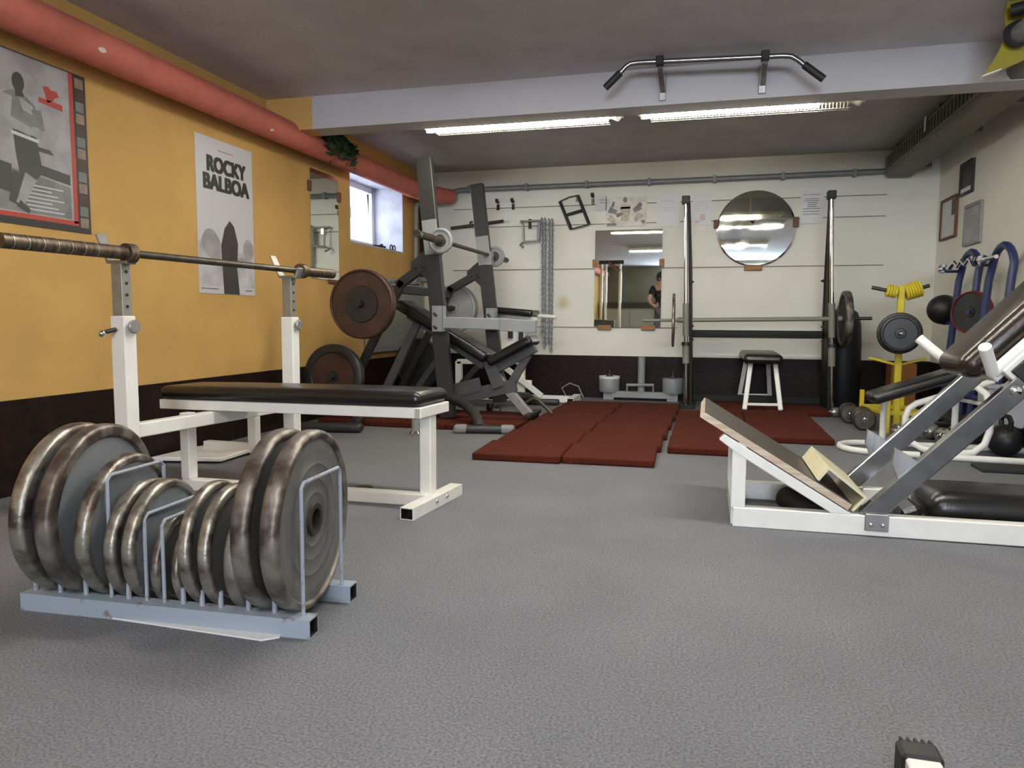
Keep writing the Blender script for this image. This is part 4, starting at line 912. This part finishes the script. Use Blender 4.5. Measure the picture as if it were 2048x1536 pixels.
# ------------------------------------------------------------------ squat stand with loaded bar
SS = thing('squat_stand', 'dark green guided bar machine with two chrome posts at the back wall', 'squat machine', (.39, 6.5, 0))
posts = ((-.208, -.165), (.915, .985))
def sx_(side, z):
    a, b = posts[side]; return b + (a - b) * (z - .03) / 1.74
for side in (0, 1):
    Y = 6.35
    build('guide_rod', MB().tube([(sx_(side, .03), Y, .03), (sx_(side, 1.755), Y, 1.755)], .0165, 16), 'chrome', SS)
    build('top_cap', MB().box((sx_(side, 1.74) - .032, Y - .03, 1.71), (sx_(side, 1.74) + .032, Y + .05, 1.775)), dk, SS, bevel=.005)
    xo = .03 if side == 0 else -.035
    pl = [(sx_(side, .03) + xo, 6.37, .03), (sx_(side, 1.73) + xo * .5, 6.365, 1.73), (sx_(side, 1.73) + xo * .5, 6.41, 1.73), (sx_(side, 1.2) + xo, 6.48, 1.2), (sx_(side, .8) + xo, 6.62, .8), (sx_(side, .5) + xo, 6.66, .5), (sx_(side, .03) + xo, 6.66, .03)]
    build('side_plate', MB().prism(pl, (.02 if side == 0 else .03, 0, 0)), 'dgreen', SS, bevel=.003)
    build('foot', MB().box((sx_(side, 0) - .06, 6.30, .0), (sx_(side, 0) + .075, 6.68, .035)), 'dgreen', SS, bevel=.004)
    build('slider', MB().tube([(sx_(side, .62), Y, .615), (sx_(side, .89), Y, .89)], .026, 18), 'olive', SS)
    build('stop_collar', MB().tube([(sx_(side, .39), Y, .385), (sx_(side, .55), Y, .535)], .028, 18), 'olive', SS)
    build('stop_ring', MB().lathe([(.02, 0), (.036, 0), (.036, .03), (.02, .03)], (sx_(side, .54), Y, .535), (0, 0, 1), 20), 'print_black', SS)
    for zz in (1.07, .70, .585): build('catch_hook', MB().prism([(sx_(side, zz) + xo * 1.5, 6.38, zz - .015), (sx_(side, zz) + xo * 2.3, 6.38, zz), (sx_(side, zz) + xo * 1.5, 6.38, zz + .015)], (0, .03, 0)), 'dgreen', SS)
build('crossbeam', MB().beam((-.13, 6.60, .632), (.925, 6.60, .632), .05, .065), 'dgreen', SS, bevel=.004)
build('floor_crossbeam', MB().beam((-.13, 6.66, .07), (.935, 6.66, .07), .05, .06), 'dgreen', SS, bevel=.004)
GB = thing('guided_bar', 'grey bar fixed across the two chrome posts of the squat machine', 'barbell', (.35, 6.35, .73))
zb = lambda x: .757 + .014 * (x - .35)
build('shaft', MB().tube([(-.13, 6.35, zb(-.13)), (.94, 6.35, zb(.94))], .0175, 16), 'olive', GB)
build('end_rod', MB().tube([(-.545, 6.35, zb(-.545)), (-.2, 6.35, zb(-.2))], .0135, 14), 'olive', GB); build('end_rod', MB().tube([(1.0, 6.35, zb(1.0)), (1.25, 6.35, zb(1.25))], .0135, 14), 'bar', GB)
build('collar', MB().tube([(-.25, 6.35, zb(-.25)), (-.19, 6.35, zb(-.19))], .022, 16), 'olive', GB); build('collar', MB().tube([(1.0, 6.35, zb(1.0)), (1.035, 6.35, zb(1.035))], .022, 16), 'olive', GB)
t = thing('weight_plate', 'thin steel plate seen edge-on at the left end of guided bar', 'weight plate', (-.285, 6.35, .53), 0, 'plates on the guided bar')
plate_parts(t, (-.285, 6.35, zb(-.285)), (math.cos(.03), math.sin(.03), 0), .226, .022, .02, .03, 'steel', 'rim', 'steel', hole=.0145)
t = thing('weight_plate', 'brown plate on the right end of guided bar before the black bag', 'weight plate', (1.06, 6.35, .55), 0, 'plates on the guided bar')
plate_parts(t, (1.055, 6.35, zb(1.055)), (1, .0, 0), .222, .055, .03, .03, 'rust_dark', 'rim_rust', 'rust_dark', hole=.0145)
pb_ = thing('punching_bag', 'tall black round-topped bag standing on the floor right of the squat machine', 'punching bag', (1.13, 6.845, 0))
build('body', MB().lathe([(0, .0), (.135, .0), (.145, .02), (.145, .55), (.135, .72), (.105, .82), (.06, .855), (0, .86)], (1.13, 6.845, 0), (0, 0, 1), 36, closed=False), 'bag', pb_, sharp=70)
build('strap', MB().tube([(1.07, 6.845, .82), (1.085, 6.845, .885), (1.175, 6.845, .885), (1.19, 6.845, .82)], .012, 8), 'bag', pb_)
# stool
ST = thing('stool', 'white wooden stool with shiny black padded seat on the red tiles', 'stool', (.43, 6.45, .04))
zt = .04
legs = [(.297, 6.07, .34, 6.20), (.572, 6.10, .528, 6.22), (.285, 6.86, .33, 6.70), (.553, 6.90, .51, 6.72)]
for (xa, ya, xb, yb) in legs: build('leg', MB().beam((xa, ya, zt), (xb, yb, .41), .036, .036, (0, 1, 0)), 'white_paint', ST, bevel=.006)
lerp = lambda i, z: (legs[i][0] + (legs[i][2] - legs[i][0]) * (z - zt) / .37, legs[i][1] + (legs[i][3] - legs[i][1]) * (z - zt) / .37, z)
build('rung', MB().beam(lerp(0, .085), lerp(1, .085), .018, .02), 'white_paint', ST); build('rung', MB().beam(lerp(2, .085), lerp(3, .085), .018, .02), 'white_paint', ST)
build('seat', MB().pad((.43, 6.08, .440), (.42, 6.84, .448), .30, .075, .036, puff=.03), 'black_vinyl', ST, sharp=60)
# grey base with two drums
GA = thing('calf_machine', 'low grey steel base with central post and two drums at the back wall', 'exercise machine', (-.59, 6.86, 0))
lg = 'lgrey_paint'
build('base_beam', MB().beam((-.86, 6.85, .055), (-.30, 6.85, .055), .07, .06), lg, GA, bevel=.004)
for x, l in ((-.885, 0), (-.30, 1)):
    build('drum', MB().lathe([(0, .0), (.090, .0), (.096, .01), (.096, .13), (.09, .14), (0, .14)], (x, 6.87, .075), (0, 0, 1), 32, closed=False), lg, GA)
    if l == 0: build('drum_rim', MB().lathe([(.085, .0), (.098, .0), (.098, .022), (.085, .022)], (x, 6.87, .20), (0, 0, 1), 32), 'paper', GA)
    build('drum_knob', MB().lathe([(0, 0), (.03, 0), (.03, .02), (.012, .025), (.012, .06), (0, .06)], (x, 6.87, .22), (0, 0, 1), 16, closed=False), 'bar', GA)
    build('drum_foot', MB().box((x - .05, 6.82, 0), (x + .05, 6.92, .075)), lg, GA, bevel=.004)
build('post', MB().tube([(-.588, 6.87, .08), (-.588, 6.87, .405)], .034, 20), lg, GA)
build('crossbar', MB().tube([(-.72, 6.83, .145), (-.47, 6.83, .15)], .014, 12), lg, GA)
for x in (-.715, -.475): build('crossbar_leg', MB().tube([(x, 6.83, .145), (x, 6.83, .07)], .008, 8), lg, GA)

# ------------------------------------------------------------------ leg press (right foreground)
LP = thing('leg_press', 'white steel leg press with slanted foot board and chrome guide rails', 'exercise machine', (.6, 2.98, 0))
yn, yf = 2.76, 3.205
for Y in (yn, yf):
    build('base_rail', MB().beam((.105, Y, .036), (1.5, Y, .042), .05, .072), wp, LP, bevel=.003)
    build('front_post', MB().beam((.122, Y, .07), (.122, Y, .31), .05, .046, (0, 1, 0)), wp, LP, bevel=.003)
    build('board_tube', MB().prism([(.049, Y - .025, .318), (.068, Y - .025, .339), (.507, Y - .025, .0735), (.437, Y - .025, .0735), (.137, Y - .025, .255), (.105, Y - .025, .276)], (0, .05, 0)), wp, LP, bevel=.003)
    dx, dz = math.cos(.8186), math.sin(.8186)
    nx, nz = -dz, dx
    a = Vector((.53, Y, .083)); L = 1.55
    c0 = a - Vector((nx, 0, nz)) * .033
    build('guide_rail', MB().beam(c0, c0 + Vector((dx, 0, dz)) * L, .04, .066, (-1, 0, 1)), 'chrome_dull', LP, bevel=.003)
    s = -1 if Y == yn else 1
    pl = build('rail_plate', MB().box((.546, Y - .034, .022), (.622, Y - .025, .082)), 'steel', LP, bevel=.002)
    for xx in (.565, .603): build('bolt', MB().sphere((xx, Y - .035, .045), .008, 10, 6), 'chrome', pl)
    ac = a + Vector((dx, 0, dz)) * .215
    build('stop_fin', MB().prism([(ac.x - .03, Y - .012, ac.z - .035), (ac.x + .03, Y - .012, ac.z + .03), (ac.x - .018, Y - .012, ac.z + .062), (ac.x - .045, Y - .012, ac.z + .075), (ac.x - .05, Y - .012, ac.z + .02)], (0, .02, 0)), 'steel', LP, bevel=.002)
    ac2 = a + Vector((dx, 0, dz)) * .63 - Vector((nx, 0, nz)) * .03
    for q in ((0, .035) if Y == yn else ()): build('roller_bolt', MB().lathe([(0, 0), (.016, 0), (.016, .008), (.008, .012), (0, .012)], (ac2.x + q, Y - .02, ac2.z + q * .2), (0, -1, 0), 14, closed=False), 'chrome', LP)
build('front_crossbar', MB().beam((.122, yn, .036), (.122, yf, .036), .046, .07), wp, LP, bevel=.003)
build('rear_crossbar', MB().beam((1.47, yn, .04), (1.47, yf, .04), .05, .07), wp, LP, bevel=.003)
build('top_crossbar', MB().beam((1.56, yn, 1.13), (1.56, yf, 1.13), .05, .05), wp, LP, bevel=.003)
build('rear_post', MB().beam((1.47, yn, .07), (1.53, yn, 1.06), .05, .05, (0, 1, 0)), wp, LP, bevel=.003); build('rear_post', MB().beam((1.47, yf, .07), (1.53, yf, 1.06), .05, .05, (0, 1, 0)), wp, LP, bevel=.003)
n2 = Vector((.519, 0, .855))
b0 = Vector((-.020, 2.735, .398)); b1 = Vector((.491, 2.735, .088))
build('foot_board', MB().prism([b0, b1, b1 + n2 * .024, b0 + n2 * .024], (0, .495, 0)), 'ply', LP)
build('board_face', MB().prism([b0 + n2 * .0242 + Vector((.004, .003, -.002)), b1 + n2 * .0242 + Vector((-.004, .003, .002)), b1 + n2 * .0275 + Vector((-.004, .003, .002)), b0 + n2 * .0275 + Vector((.004, .003, -.002))], (0, .489, 0)), 'ply_top', LP)
U = [(.389, .187), (.424, .237), (.556, .133), (.512, .080), (.505, .086), (.543, .132), (.4265, .225), (.396, .183)]
build('foot_channel', MB().prism([(x, 2.752, z) for x, z in U[:4] + U[4:]], (0, .44, 0)), 'cream', LP)
# roller under the board
build('foot_roller', MB().tube([(.31, 2.99, .062), (.40, 2.82, .046)], .042, 18), 'rubber', LP)
# sliding carriage
d = Vector((dx, 0, dz)); n = Vector((nx, 0, nz))
p0 = Vector((.875, 2.985, .600))
def cpt(s, h, Y): q = Vector((.868, Y, .446)) + d * s + n * h; return q
build('back_pad', MB().pad(cpt(.085, .085, 2.985), cpt(.95, .085, 2.985), .30, .092, .045, (-1, 0, 1)), 'brown_vinyl', LP, sharp=60)
build('carriage_plate', MB().beam(cpt(.13, .02, 2.985), cpt(.95, .02, 2.985), .34, .03, (-1, 0, 1)), wp, LP, bevel=.003)
for Y, tip, base in ((3.19, (.812, 3.24, .682), (.905, 3.19, .592)), (2.775, (.872, 2.70, .668), (.925, 2.775, .578))):
    build('shoulder_peg', MB().tube([tip, base], .0195, 16), wp, LP)
    build('side_tube', MB().tube([base, Vector(base) + d * .9], .0195, 16), wp, LP)
build('carriage_shoe', MB().beam(cpt(.155, -.005, 2.77), cpt(.26, -.005, 2.77), .045, .09, (-1, 0, 1)), wp, LP, bevel=.003)
build('shoe_block', MB().beam(cpt(.17, -.005, 2.742), cpt(.24, -.005, 2.742), .012, .06, (-1, 0, 1)), dk, LP, bevel=.003)
build('carriage_shoe', MB().beam(cpt(.155, -.005, 3.20), cpt(.26, -.005, 3.20), .045, .09, (-1, 0, 1)), wp, LP, bevel=.003)
build('head_cushion', MB().pad((.775, 2.985, .082), (1.30, 2.985, .078), .30, .12, .055, puff=.012), 'black_vinyl', LP, sharp=60)
build('cushion_rest', MB().beam((.69, 2.985, .045), (.755, 2.985, .075), .28, .05), 'black_vinyl', LP, bevel=.015)
# foot of another machine beside the camera
MF = thing('machine_foot', 'white square steel tube foot with ribbed black cap at bottom right', 'machine foot', (.351, 1.1, 0))
build('tube', MB().beam((.351, .55, .028), (.351, 1.262, .028), .052, .05), wp, MF, bevel=.003)
cap = MB().box((.320, 1.24, .0), (.382, 1.292, .058))
build('cap', cap, dk, MF, bevel=.006)
for k in range(5): build('cap_rib', MB().box((.327 + k * .011, 1.285, .02), (.331 + k * .011, 1.295, .059)), dk, MF)
build('upright', MB().beam((.351, .58, .05), (.351, .58, .30), .05, .05, (0, 1, 0)), wp, MF, bevel=.003)

# ------------------------------------------------------------------ yellow plate tree
YT = thing('plate_tree', 'yellow steel plate tree standing near the back right corner', 'plate tree', (1.24, 5.42, 0))
yp = 'yellow'
build('post', MB().beam((1.245, 5.42, .03), (1.237, 5.42, .985), .04, .042, (0, 1, 0)), yp, YT, bevel=.004)
pegs = [((1.237, 5.42, .935), (1.057, 5.42, .975)), ((1.237, 5.42, .93), (1.405, 5.42, .985))]
for a, b in pegs: build('peg', MB().tube([a, b], .0125, 12), 'bar', YT)
build('peg', MB().tube([(1.238, 5.44, .67), (1.197, 5.19, .67)], .0125, 12), 'bar', YT)
build('peg', MB().tube([(1.24, 5.42, .455), (1.06, 5.42, .50)], .009, 10), yp, YT); build('peg', MB().tube([(1.24, 5.42, .455), (1.41, 5.42, .50)], .009, 10), yp, YT)
for (xa, ya) in ((1.175, 5.34), (1.425, 5.36), (1.10, 5.80), (1.37, 5.82)):
    build('leg', MB().beam((xa, ya, 0), (xa, ya, .25), .030, .034, (0, 1, 0)), yp, YT, bevel=.004)
build('side_rail', MB().beam((1.175, 5.34, .13), (1.10, 5.80, .13), .022, .03), yp, YT, bevel=.003); build('side_rail', MB().beam((1.425, 5.36, .13), (1.37, 5.82, .13), .022, .03), yp, YT, bevel=.003)
build('cross_rail', MB().beam((1.165, 5.42, .13), (1.425, 5.42, .13), .04, .03), yp, YT, bevel=.003); build('cross_rail', MB().beam((1.10, 5.80, .13), (1.37, 5.82, .13), .04, .03), yp, YT, bevel=.003)
def small_disc(a, b, s, r, label, k, m='yellow'):
    a = Vector(a); b = Vector(b); ax = (b - a).normalized(); c = a + ax * s
    t = thing('small_disc', label, 'weight plate', (c.x, c.y, c.z - r), 0, 'small yellow discs on the plate tree')
    build('disc', MB().lathe([(.0132, -.0075), (r - .004, -.0075), (r, -.004), (r, .004), (r - .004, .0075), (.0132, .0075)], c, ax, 28), m, t)
    build('hub', MB().lathe([(.0130, -.008), (.022, -.008), (.022, .008), (.0130, .008)], c, ax, 20), m, t)
for k in range(4): small_disc(*pegs[0], .034 + k * .0165, .041, 'small yellow disc on the left peg of the plate tree, %s from the post' % ords[k], k)
for k in range(6): small_disc(*pegs[1], .034 + k * .0165, .055, 'small yellow disc on the right peg of the plate tree, %s from the post' % ords[k], k)
for (c, r, l) in (((1.208, 5.255, .67), .120, 'front black plate hanging on the yellow plate tree'), ((1.219, 5.325, .67), .136, 'larger black plate behind the front one on the yellow plate tree')):
    t = thing('weight_plate', l, 'weight plate', (c[0], c[1], c[2] - r), 0, 'black plates on the plate tree')
    plate_parts(t, c, (-.16, -.987, 0), r, .035, .016, .03, 'black_iron', 'black_iron', 'black_iron', hole=.0132)
    if r < .13: build('end_cap', MB().sphere((1.197, 5.19, .67), .015, 12, 8), 'chrome', t)
tag(build('wooden_box', MB().box((1.47, 6.62, 0), (1.66, 6.82, .40)), 'orange_box', bevel=.004), 'orange-brown wooden box standing behind the plate tree by back wall', 'box')
# dumbbells on the floor round the plate tree
def dumbbell(x, y, z, a, label, r=.05, ln=.10, m='chrome'):
    t = thing('dumbbell', label, 'dumbbell', (x, y, z), a, 'dumbbells around the plate tree')
    for s in (-1, 1):
        build('head', MB().lathe([(0, 0), (r * .85, 0), (r, .012), (r, .055), (r * .85, .067), (0, .067)], (s * ln * .5, 0, r), (s, 0, 0), 24, closed=False), m, t, local=True)
        build('end_nut', MB().lathe([(0, 0), (.018, 0), (.018, .02), (.010, .026), (0, .026)], (s * (ln * .5 + .067), 0, r), (s, 0, 0), 14, closed=False), 'chrome', t, local=True)
    build('grip', MB().tube([(-ln * .5, 0, r), (ln * .5, 0, r)], .014, 12), 'chrome', t, local=True)
dumbbell(1.075, 6.16, 0, .25, 'chrome dumbbell farthest left on the carpet beside the yellow plate tree', .038, .12, 'steel')
dumbbell(1.03, 5.86, 0, 1.5, 'grey dumbbell on the carpet left of the plate tree legs, farther one', .07, .07, 'bar')
dumbbell(1.06, 5.52, 0, 1.5, 'grey dumbbell on the carpet left of the plate tree legs, nearer one', .075, .07, 'bar')
dumbbell(1.30, 5.14, 0, .2, 'chrome dumbbell before the plate tree, seen between white bench tubes', .05, .12, 'steel')
dumbbell(1.47, 5.05, 0, .9, 'chrome dumbbell right of the plate tree, seen under the inclined pad', .05)
dumbbell(1.40, 5.60, 0, 1.2, 'iron dumbbell standing between the plate tree legs', .055, .1, 'iron')
# ------------------------------------------------------------------ white tube incline bench
WB = thing('incline_bench', 'small white tubular bench with narrow inclined black pad behind the leg press', 'bench', (1.2, 4.58, 0))
build('pad', MB().pad((.905, 4.58, .305), (1.55, 4.58, .535), .23, .062, .024), 'black_vinyl', WB, sharp=60)
R1 = .018
def loop(pts): return MB().tube(pts, R1, 12)
def arc(c, r, a0, a1, n, f): return [f(c[0] + r * math.cos(a0 + (a1 - a0) * i / n), c[1] + r * math.sin(a0 + (a1 - a0) * i / n)) for i in range(n + 1)]
fl = lambda x, y: (x, y, R1)
base = [(1.14, 4.41, R1)] + [(.92, 4.43, R1)] + arc((.93, 4.60), .165, -PI / 2, -3 * PI / 2, 8, fl) + [(1.10, 4.765, R1), (1.60, 4.76, R1)] + arc((1.64, 4.62), .14, PI / 2, 0, 5, fl)
build('base_tube', loop(base), wp, WB)
build('base_tube', loop([(1.27, 4.38, R1), (1.72, 4.34, R1)]), wp, WB)
fr1 = [(1.10, 4.60, .04), (1.06, 4.60, .045), (1.025, 4.60, .08), (1.02, 4.60, .20), (1.035, 4.60, .265), (1.08, 4.60, .305), (1.16, 4.60, .335), (1.52, 4.60, .47)]
fr1 = [(1.28, 4.41, .035), (1.16, 4.43, .05), (1.09, 4.47, .09), (1.075, 4.47, .16), (1.075, 4.47, .22), (1.09, 4.475, .265), (1.13, 4.48, .295), (1.50, 4.48, .43)]
build('seat_tube', loop(fr1), wp, WB)
build('seat_tube', loop([(1.012, 4.70, .03), (1.012, 4.70, .26), (1.03, 4.70, .29)]), wp, WB)
fr2 = [(1.30, 4.40, .035), (1.40, 4.41, .045), (1.455, 4.42, .09), (1.475, 4.42, .16), (1.475, 4.42, .28), (1.455, 4.44, .36), (1.40, 4.47, .41)]
build('rear_tube', loop(fr2), wp, WB)
build('rear_tube', loop([(1.40, 4.74, .03), (1.40, 4.74, .36), (1.42, 4.72, .42)]), wp, WB)
build('cross_tube', MB().tube([(1.475, 4.42, .30), (1.41, 4.74, .30)], .011, 10), wp, WB)
tag(build('black_mat_strip', MB().box((1.34, 4.08, 0), (1.80, 4.25, .018)), 'rubber', bevel=.004), 'flat black rubber strip lying on the carpet before the white tube bench', 'mat')

# ------------------------------------------------------------------ blue stand at the right wall
BS = thing('bar_stand', 'blue tubular stand with two arched frames against the right wall', 'bar stand', (1.7, 5.4, 0))
def arch(y0, y1, zt, x, lean):
    pts = [(x - lean, y0 + .06, .03), (x - lean * .2, y0, zt - .20)] + [(x, (y0 + y1) / 2 + (y0 - y1) / 2 * math.cos(PI * i / 10), zt - .17 + .17 * math.sin(PI * i / 10)) for i in range(1, 10)] + [(x - lean * .2, y1, zt - .20), (x - lean, y1 + .04, .03)]
    return MB().tube(pts, .023, 14)
build('arched_frame', arch(5.84, 5.47, 1.22, 1.71, .06), 'blue', BS); build('arched_frame', arch(5.26, 4.90, 1.21, 1.71, .06), 'blue', BS)
build('tie_bar', MB().tube([(1.66, 5.86, .26), (1.66, 4.92, .26)], .02, 12), 'blue', BS)
build('shelf', MB().box((1.50, 4.9, .10), (1.70, 5.9, .13)), 'rubber', BS, bevel=.004)
build('cradle', MB().tube([(1.70, 5.83, 1.10), (1.61, 5.83, 1.10), (1.595, 5.83, 1.13)], .010, 8), 'blue', BS); build('cradle', MB().tube([(1.70, 5.27, 1.105), (1.61, 5.27, 1.105), (1.595, 5.27, 1.135)], .010, 8), 'blue', BS)
build('plate_peg', MB().tube([(1.71, 5.48, .81), (1.64, 5.425, .81)], .0135, 10), 'blue', BS)
build('plate_peg', MB().tube([(1.70, 5.83, .74), (1.66, 6.0, .735)], .012, 10), 'blue', BS)
EZ = thing('curl_bar', 'zigzag chrome curl bar lying across the top of the blue stand', 'barbell', (1.63, 5.5, 1.1))
ez = [(1.63, 6.02, 1.128), (1.63, 5.92, 1.128)]
for k in range(7): ez.append((1.63 + (.0), 5.80 - k * .075, 1.128 + (.028 if k % 2 else -.006)))
ez += [(1.63, 5.24, 1.13), (1.63, 4.95, 1.132)]
build('shaft', MB().tube(ez, .0125, 12), 'chrome', EZ)
for yy in (6.00, 5.97, 5.27, 5.22, 5.17): build('star_collar', MB().lathe([(.0125, 0), (.034, 0), (.034, .022), (.0125, .022)], (1.63, yy, 1.128), (0, 1, 0), 8), 'chrome', EZ)
tag(build('medicine_ball', MB().sphere((1.655, 6.0, .835), .108, 32, 20), 'bag', sharp=180), 'shiny black ball on the bracket at the left of blue stand', 'ball')
t = thing('red_rimmed_plate', 'black plate with red edge hanging on the blue stand', 'weight plate', (1.6, 5.4, .68))
plate_parts(t, (1.672, 5.45, .81), (-.80, -.6, 0.05), .140, .05, .007, .03, 'black_iron', 'red', 'black_iron', hole=.0145)
wk = thing('plastic_bin', 'pale plastic bin on the floor beneath the blue stand', 'bin', (1.66, 5.0, .13))
build('body', MB().prism([(1.60, 4.80, .13), (1.78, 4.80, .13), (1.80, 4.78, .36), (1.58, 4.78, .36)], (0, .20, 0)), 'paper_grey', wk, bevel=.01)
build('lid', MB().box((1.575, 4.775, .36), (1.805, 4.985, .38)), 'paper_grey', wk, bevel=.005)
kb = thing('kettlebell', 'black kettlebell on the floor under the blue stand', 'kettlebell', (1.45, 4.98, 0))
build('body', MB().sphere((1.62, 4.62, .09), .09, 24, 14, sc=(1, 1, 1)), 'black_iron', kb, sharp=180)
build('handle', MB().tube([(1.62, 4.56, .15), (1.62, 4.55, .20), (1.62, 4.58, .225), (1.62, 4.66, .225), (1.62, 4.69, .20), (1.62, 4.68, .15)], .013, 10), 'black_iron', kb)

# ------------------------------------------------------------------ behind the camera: seen only in the mirrors
CT = thing('cable_tower', 'chrome twin-column cable machine reflected at the left of rectangular mirror', 'exercise machine', (-2.05, -2.0, 0))
for x in (-2.26, -2.17, -1.86): build('column', MB().tube([(x, -2.0, .05), (x, -2.0, 1.98)], .03, 16), 'chrome', CT)
build('top_beam', MB().beam((-2.32, -2.0, 1.98), (-1.78, -2.0, 1.98), .08, .08), 'grey_paint', CT, bevel=.005)
build('pulley_arm', MB().beam((-2.1, -1.95, 1.97), (-1.85, -1.8, 1.78), .05, .06), 'chrome_dull', CT, bevel=.004)
build('weight_stack', MB().box((-2.30, -2.07, .06), (-2.12, -1.93, .75)), 'chrome_dull', CT, bevel=.004)
build('base', MB().box((-2.36, -2.15, 0), (-1.76, -1.75, .06)), 'grey_paint', CT, bevel=.005)
cb = thing('cupboard', 'pale low cupboard against the far wall in the mirror reflection', 'cupboard', (-1.0, YF + .25, 0))
build('body', MB().box((-2.6, YF + .02, 0), (.4, YF + .45, 1.05)), 'cabinet', cb, bevel=.005); build('top', MB().box((-2.65, YF + .02, 1.05), (.45, YF + .5, 1.20)), 'grey_paint', cb, bevel=.005)
for k in range(5): build('door', MB().box((-2.57 + k * .59, YF + .45, .05), (-2.01 + k * .59, YF + .465, 1.0)), 'cabinet', cb, bevel=.004)
def person():
    t = thing('person', 'person in black T-shirt leaning forward, reflected in the rectangular mirror', 'person', (-1.0, -3.0, 0))
    t.scale = (1.05, 1.05, 1.06)
    def skin(name, chain, edges, radii, m, sub=2):
        me = bpy.data.meshes.new(name); me.from_pydata([Vector(c) - Vector((-1.0, -3.0, 0)) for c in chain], edges, []); me.materials.append(M[m])
        o = bpy.data.objects.new(name, me); COL.objects.link(o); o.parent = t
        md = o.modifiers.new('skin', 'SKIN'); md.use_smooth_shade = True
        for v, r in zip(me.skin_vertices[0].data, radii): v.radius = r if isinstance(r, tuple) else (r, r)
        me.skin_vertices[0].data[0].use_root = True
        s = o.modifiers.new('subdivision', 'SUBSURF'); s.levels = sub; s.render_levels = sub
        return o
    X, Y = -1.0, -3.0
    V = [(X, Y, .95), (X, Y + .06, 1.12), (X - .02, Y + .14, 1.30), (X - .03, Y + .19, 1.40), (X - .04, Y + .25, 1.47), (X - .04, Y + .29, 1.56), (X - .04, Y + .29, 1.63),
         (X - .20, Y + .16, 1.37), (X - .29, Y + .24, 1.13), (X - .20, Y + .42, 1.02), (X - .14, Y + .48, 1.01),
         (X + .17, Y + .16, 1.37), (X + .25, Y + .24, 1.13), (X + .12, Y + .44, 1.03), (X + .06, Y + .49, 1.02),
         (X - .10, Y, .90), (X - .12, Y + .03, .50), (X - .12, Y - .02, .09), (X - .13, Y + .12, .035),
         (X + .10, Y, .90), (X + .12, Y + .03, .50), (X + .12, Y - .02, .09), (X + .13, Y + .12, .035)]
    E_ = [(0, 1), (1, 2), (2, 3), (3, 4), (4, 5), (5, 6), (3, 7), (7, 8), (8, 9), (9, 10), (3, 11), (11, 12), (12, 13), (13, 14), (0, 15), (15, 16), (16, 17), (17, 18), (0, 19), (19, 20), (20, 21), (21, 22)]
    R_ = [(.15, .11), (.14, .10), (.16, .11), (.10, .08), (.055, .055), (.085, .095), (.07, .08), .058, .042, .03, .034, .058, .042, .03, .034, .085, .06, .042, .035, .085, .06, .042, .035]
    skin('body', V, E_, R_, 'skin')
    skin('t_shirt', [V[1], V[2], V[3], V[7], (X - .26, Y + .215, 1.22), V[11], (X + .23, Y + .215, 1.22), V[0]], [(0, 1), (1, 2), (2, 3), (3, 4), (2, 5), (5, 6), (0, 7)], [(.165, .125), (.18, .13), (.115, .095), .076, .064, .076, .064, (.165, .125)], 'tshirt')
    skin('trousers', [V[0], V[15], V[16], (X - .12, Y - .02, .12), V[19], V[20], (X + .12, Y - .02, .12)], [(0, 1), (1, 2), (2, 3), (0, 4), (4, 5), (5, 6)], [(.165, .125), .10, .075, .06, .10, .075, .06], 'trousers')
    hr = MB().sphere((X - .04, Y + .27, 1.60), .108, 20, 14, sc=(.92, 1.05, 1.08)); build('hair', hr, 'hair', t, sharp=180)
    for sx in (-1, 1):
        bx_ = X + sx * .10 - .04 if sx < 0 else X + .03
        for k in range(4):
            fx = (X - .14 if sx < 0 else X + .06) + (k - 1.5) * .017; by_ = Y + .50
            build('finger', MB().tube([(fx, by_, 1.01), (fx, by_ + .035, 1.005), (fx, by_ + .055, .985), (fx, by_ + .05 - .005 * abs(k - 1), .965)], [.009, .0085, .008, .006], 8), 'skin', t)
        th = (X - .14 if sx < 0 else X + .06)
        build('thumb', MB().tube([(th - sx * .03, by_ - .03, 1.01), (th - sx * .05, by_ + .01, 1.0), (th - sx * .04, by_ + .035, .985)], [.011, .010, .007], 8), 'skin', t)
    for sx in (-1, 1):
        build('eye', MB().sphere((X - .04 + sx * .032, Y + .375, 1.565), .012, 10, 8), 'paper', t); build('ear', MB().sphere((X - .04 + sx * .098, Y + .285, 1.56), .028, 10, 8, sc=(.4, .7, 1.1)), 'skin', t)
        build('shoe', MB().pad((X + sx * .125, Y - .09, .045), (X + sx * .135, Y + .19, .04), .10, .085, .038), 'rubber', t, sharp=60)
    build('nose', MB().sphere((X - .04, Y + .395, 1.54), .017, 10, 8, sc=(.8, 1.2, 1.2)), 'skin', t); build('mouth', MB().box((X - .065, Y + .374, 1.498), (X - .015, Y + .382, 1.506)), 'red_faint', t)
person()
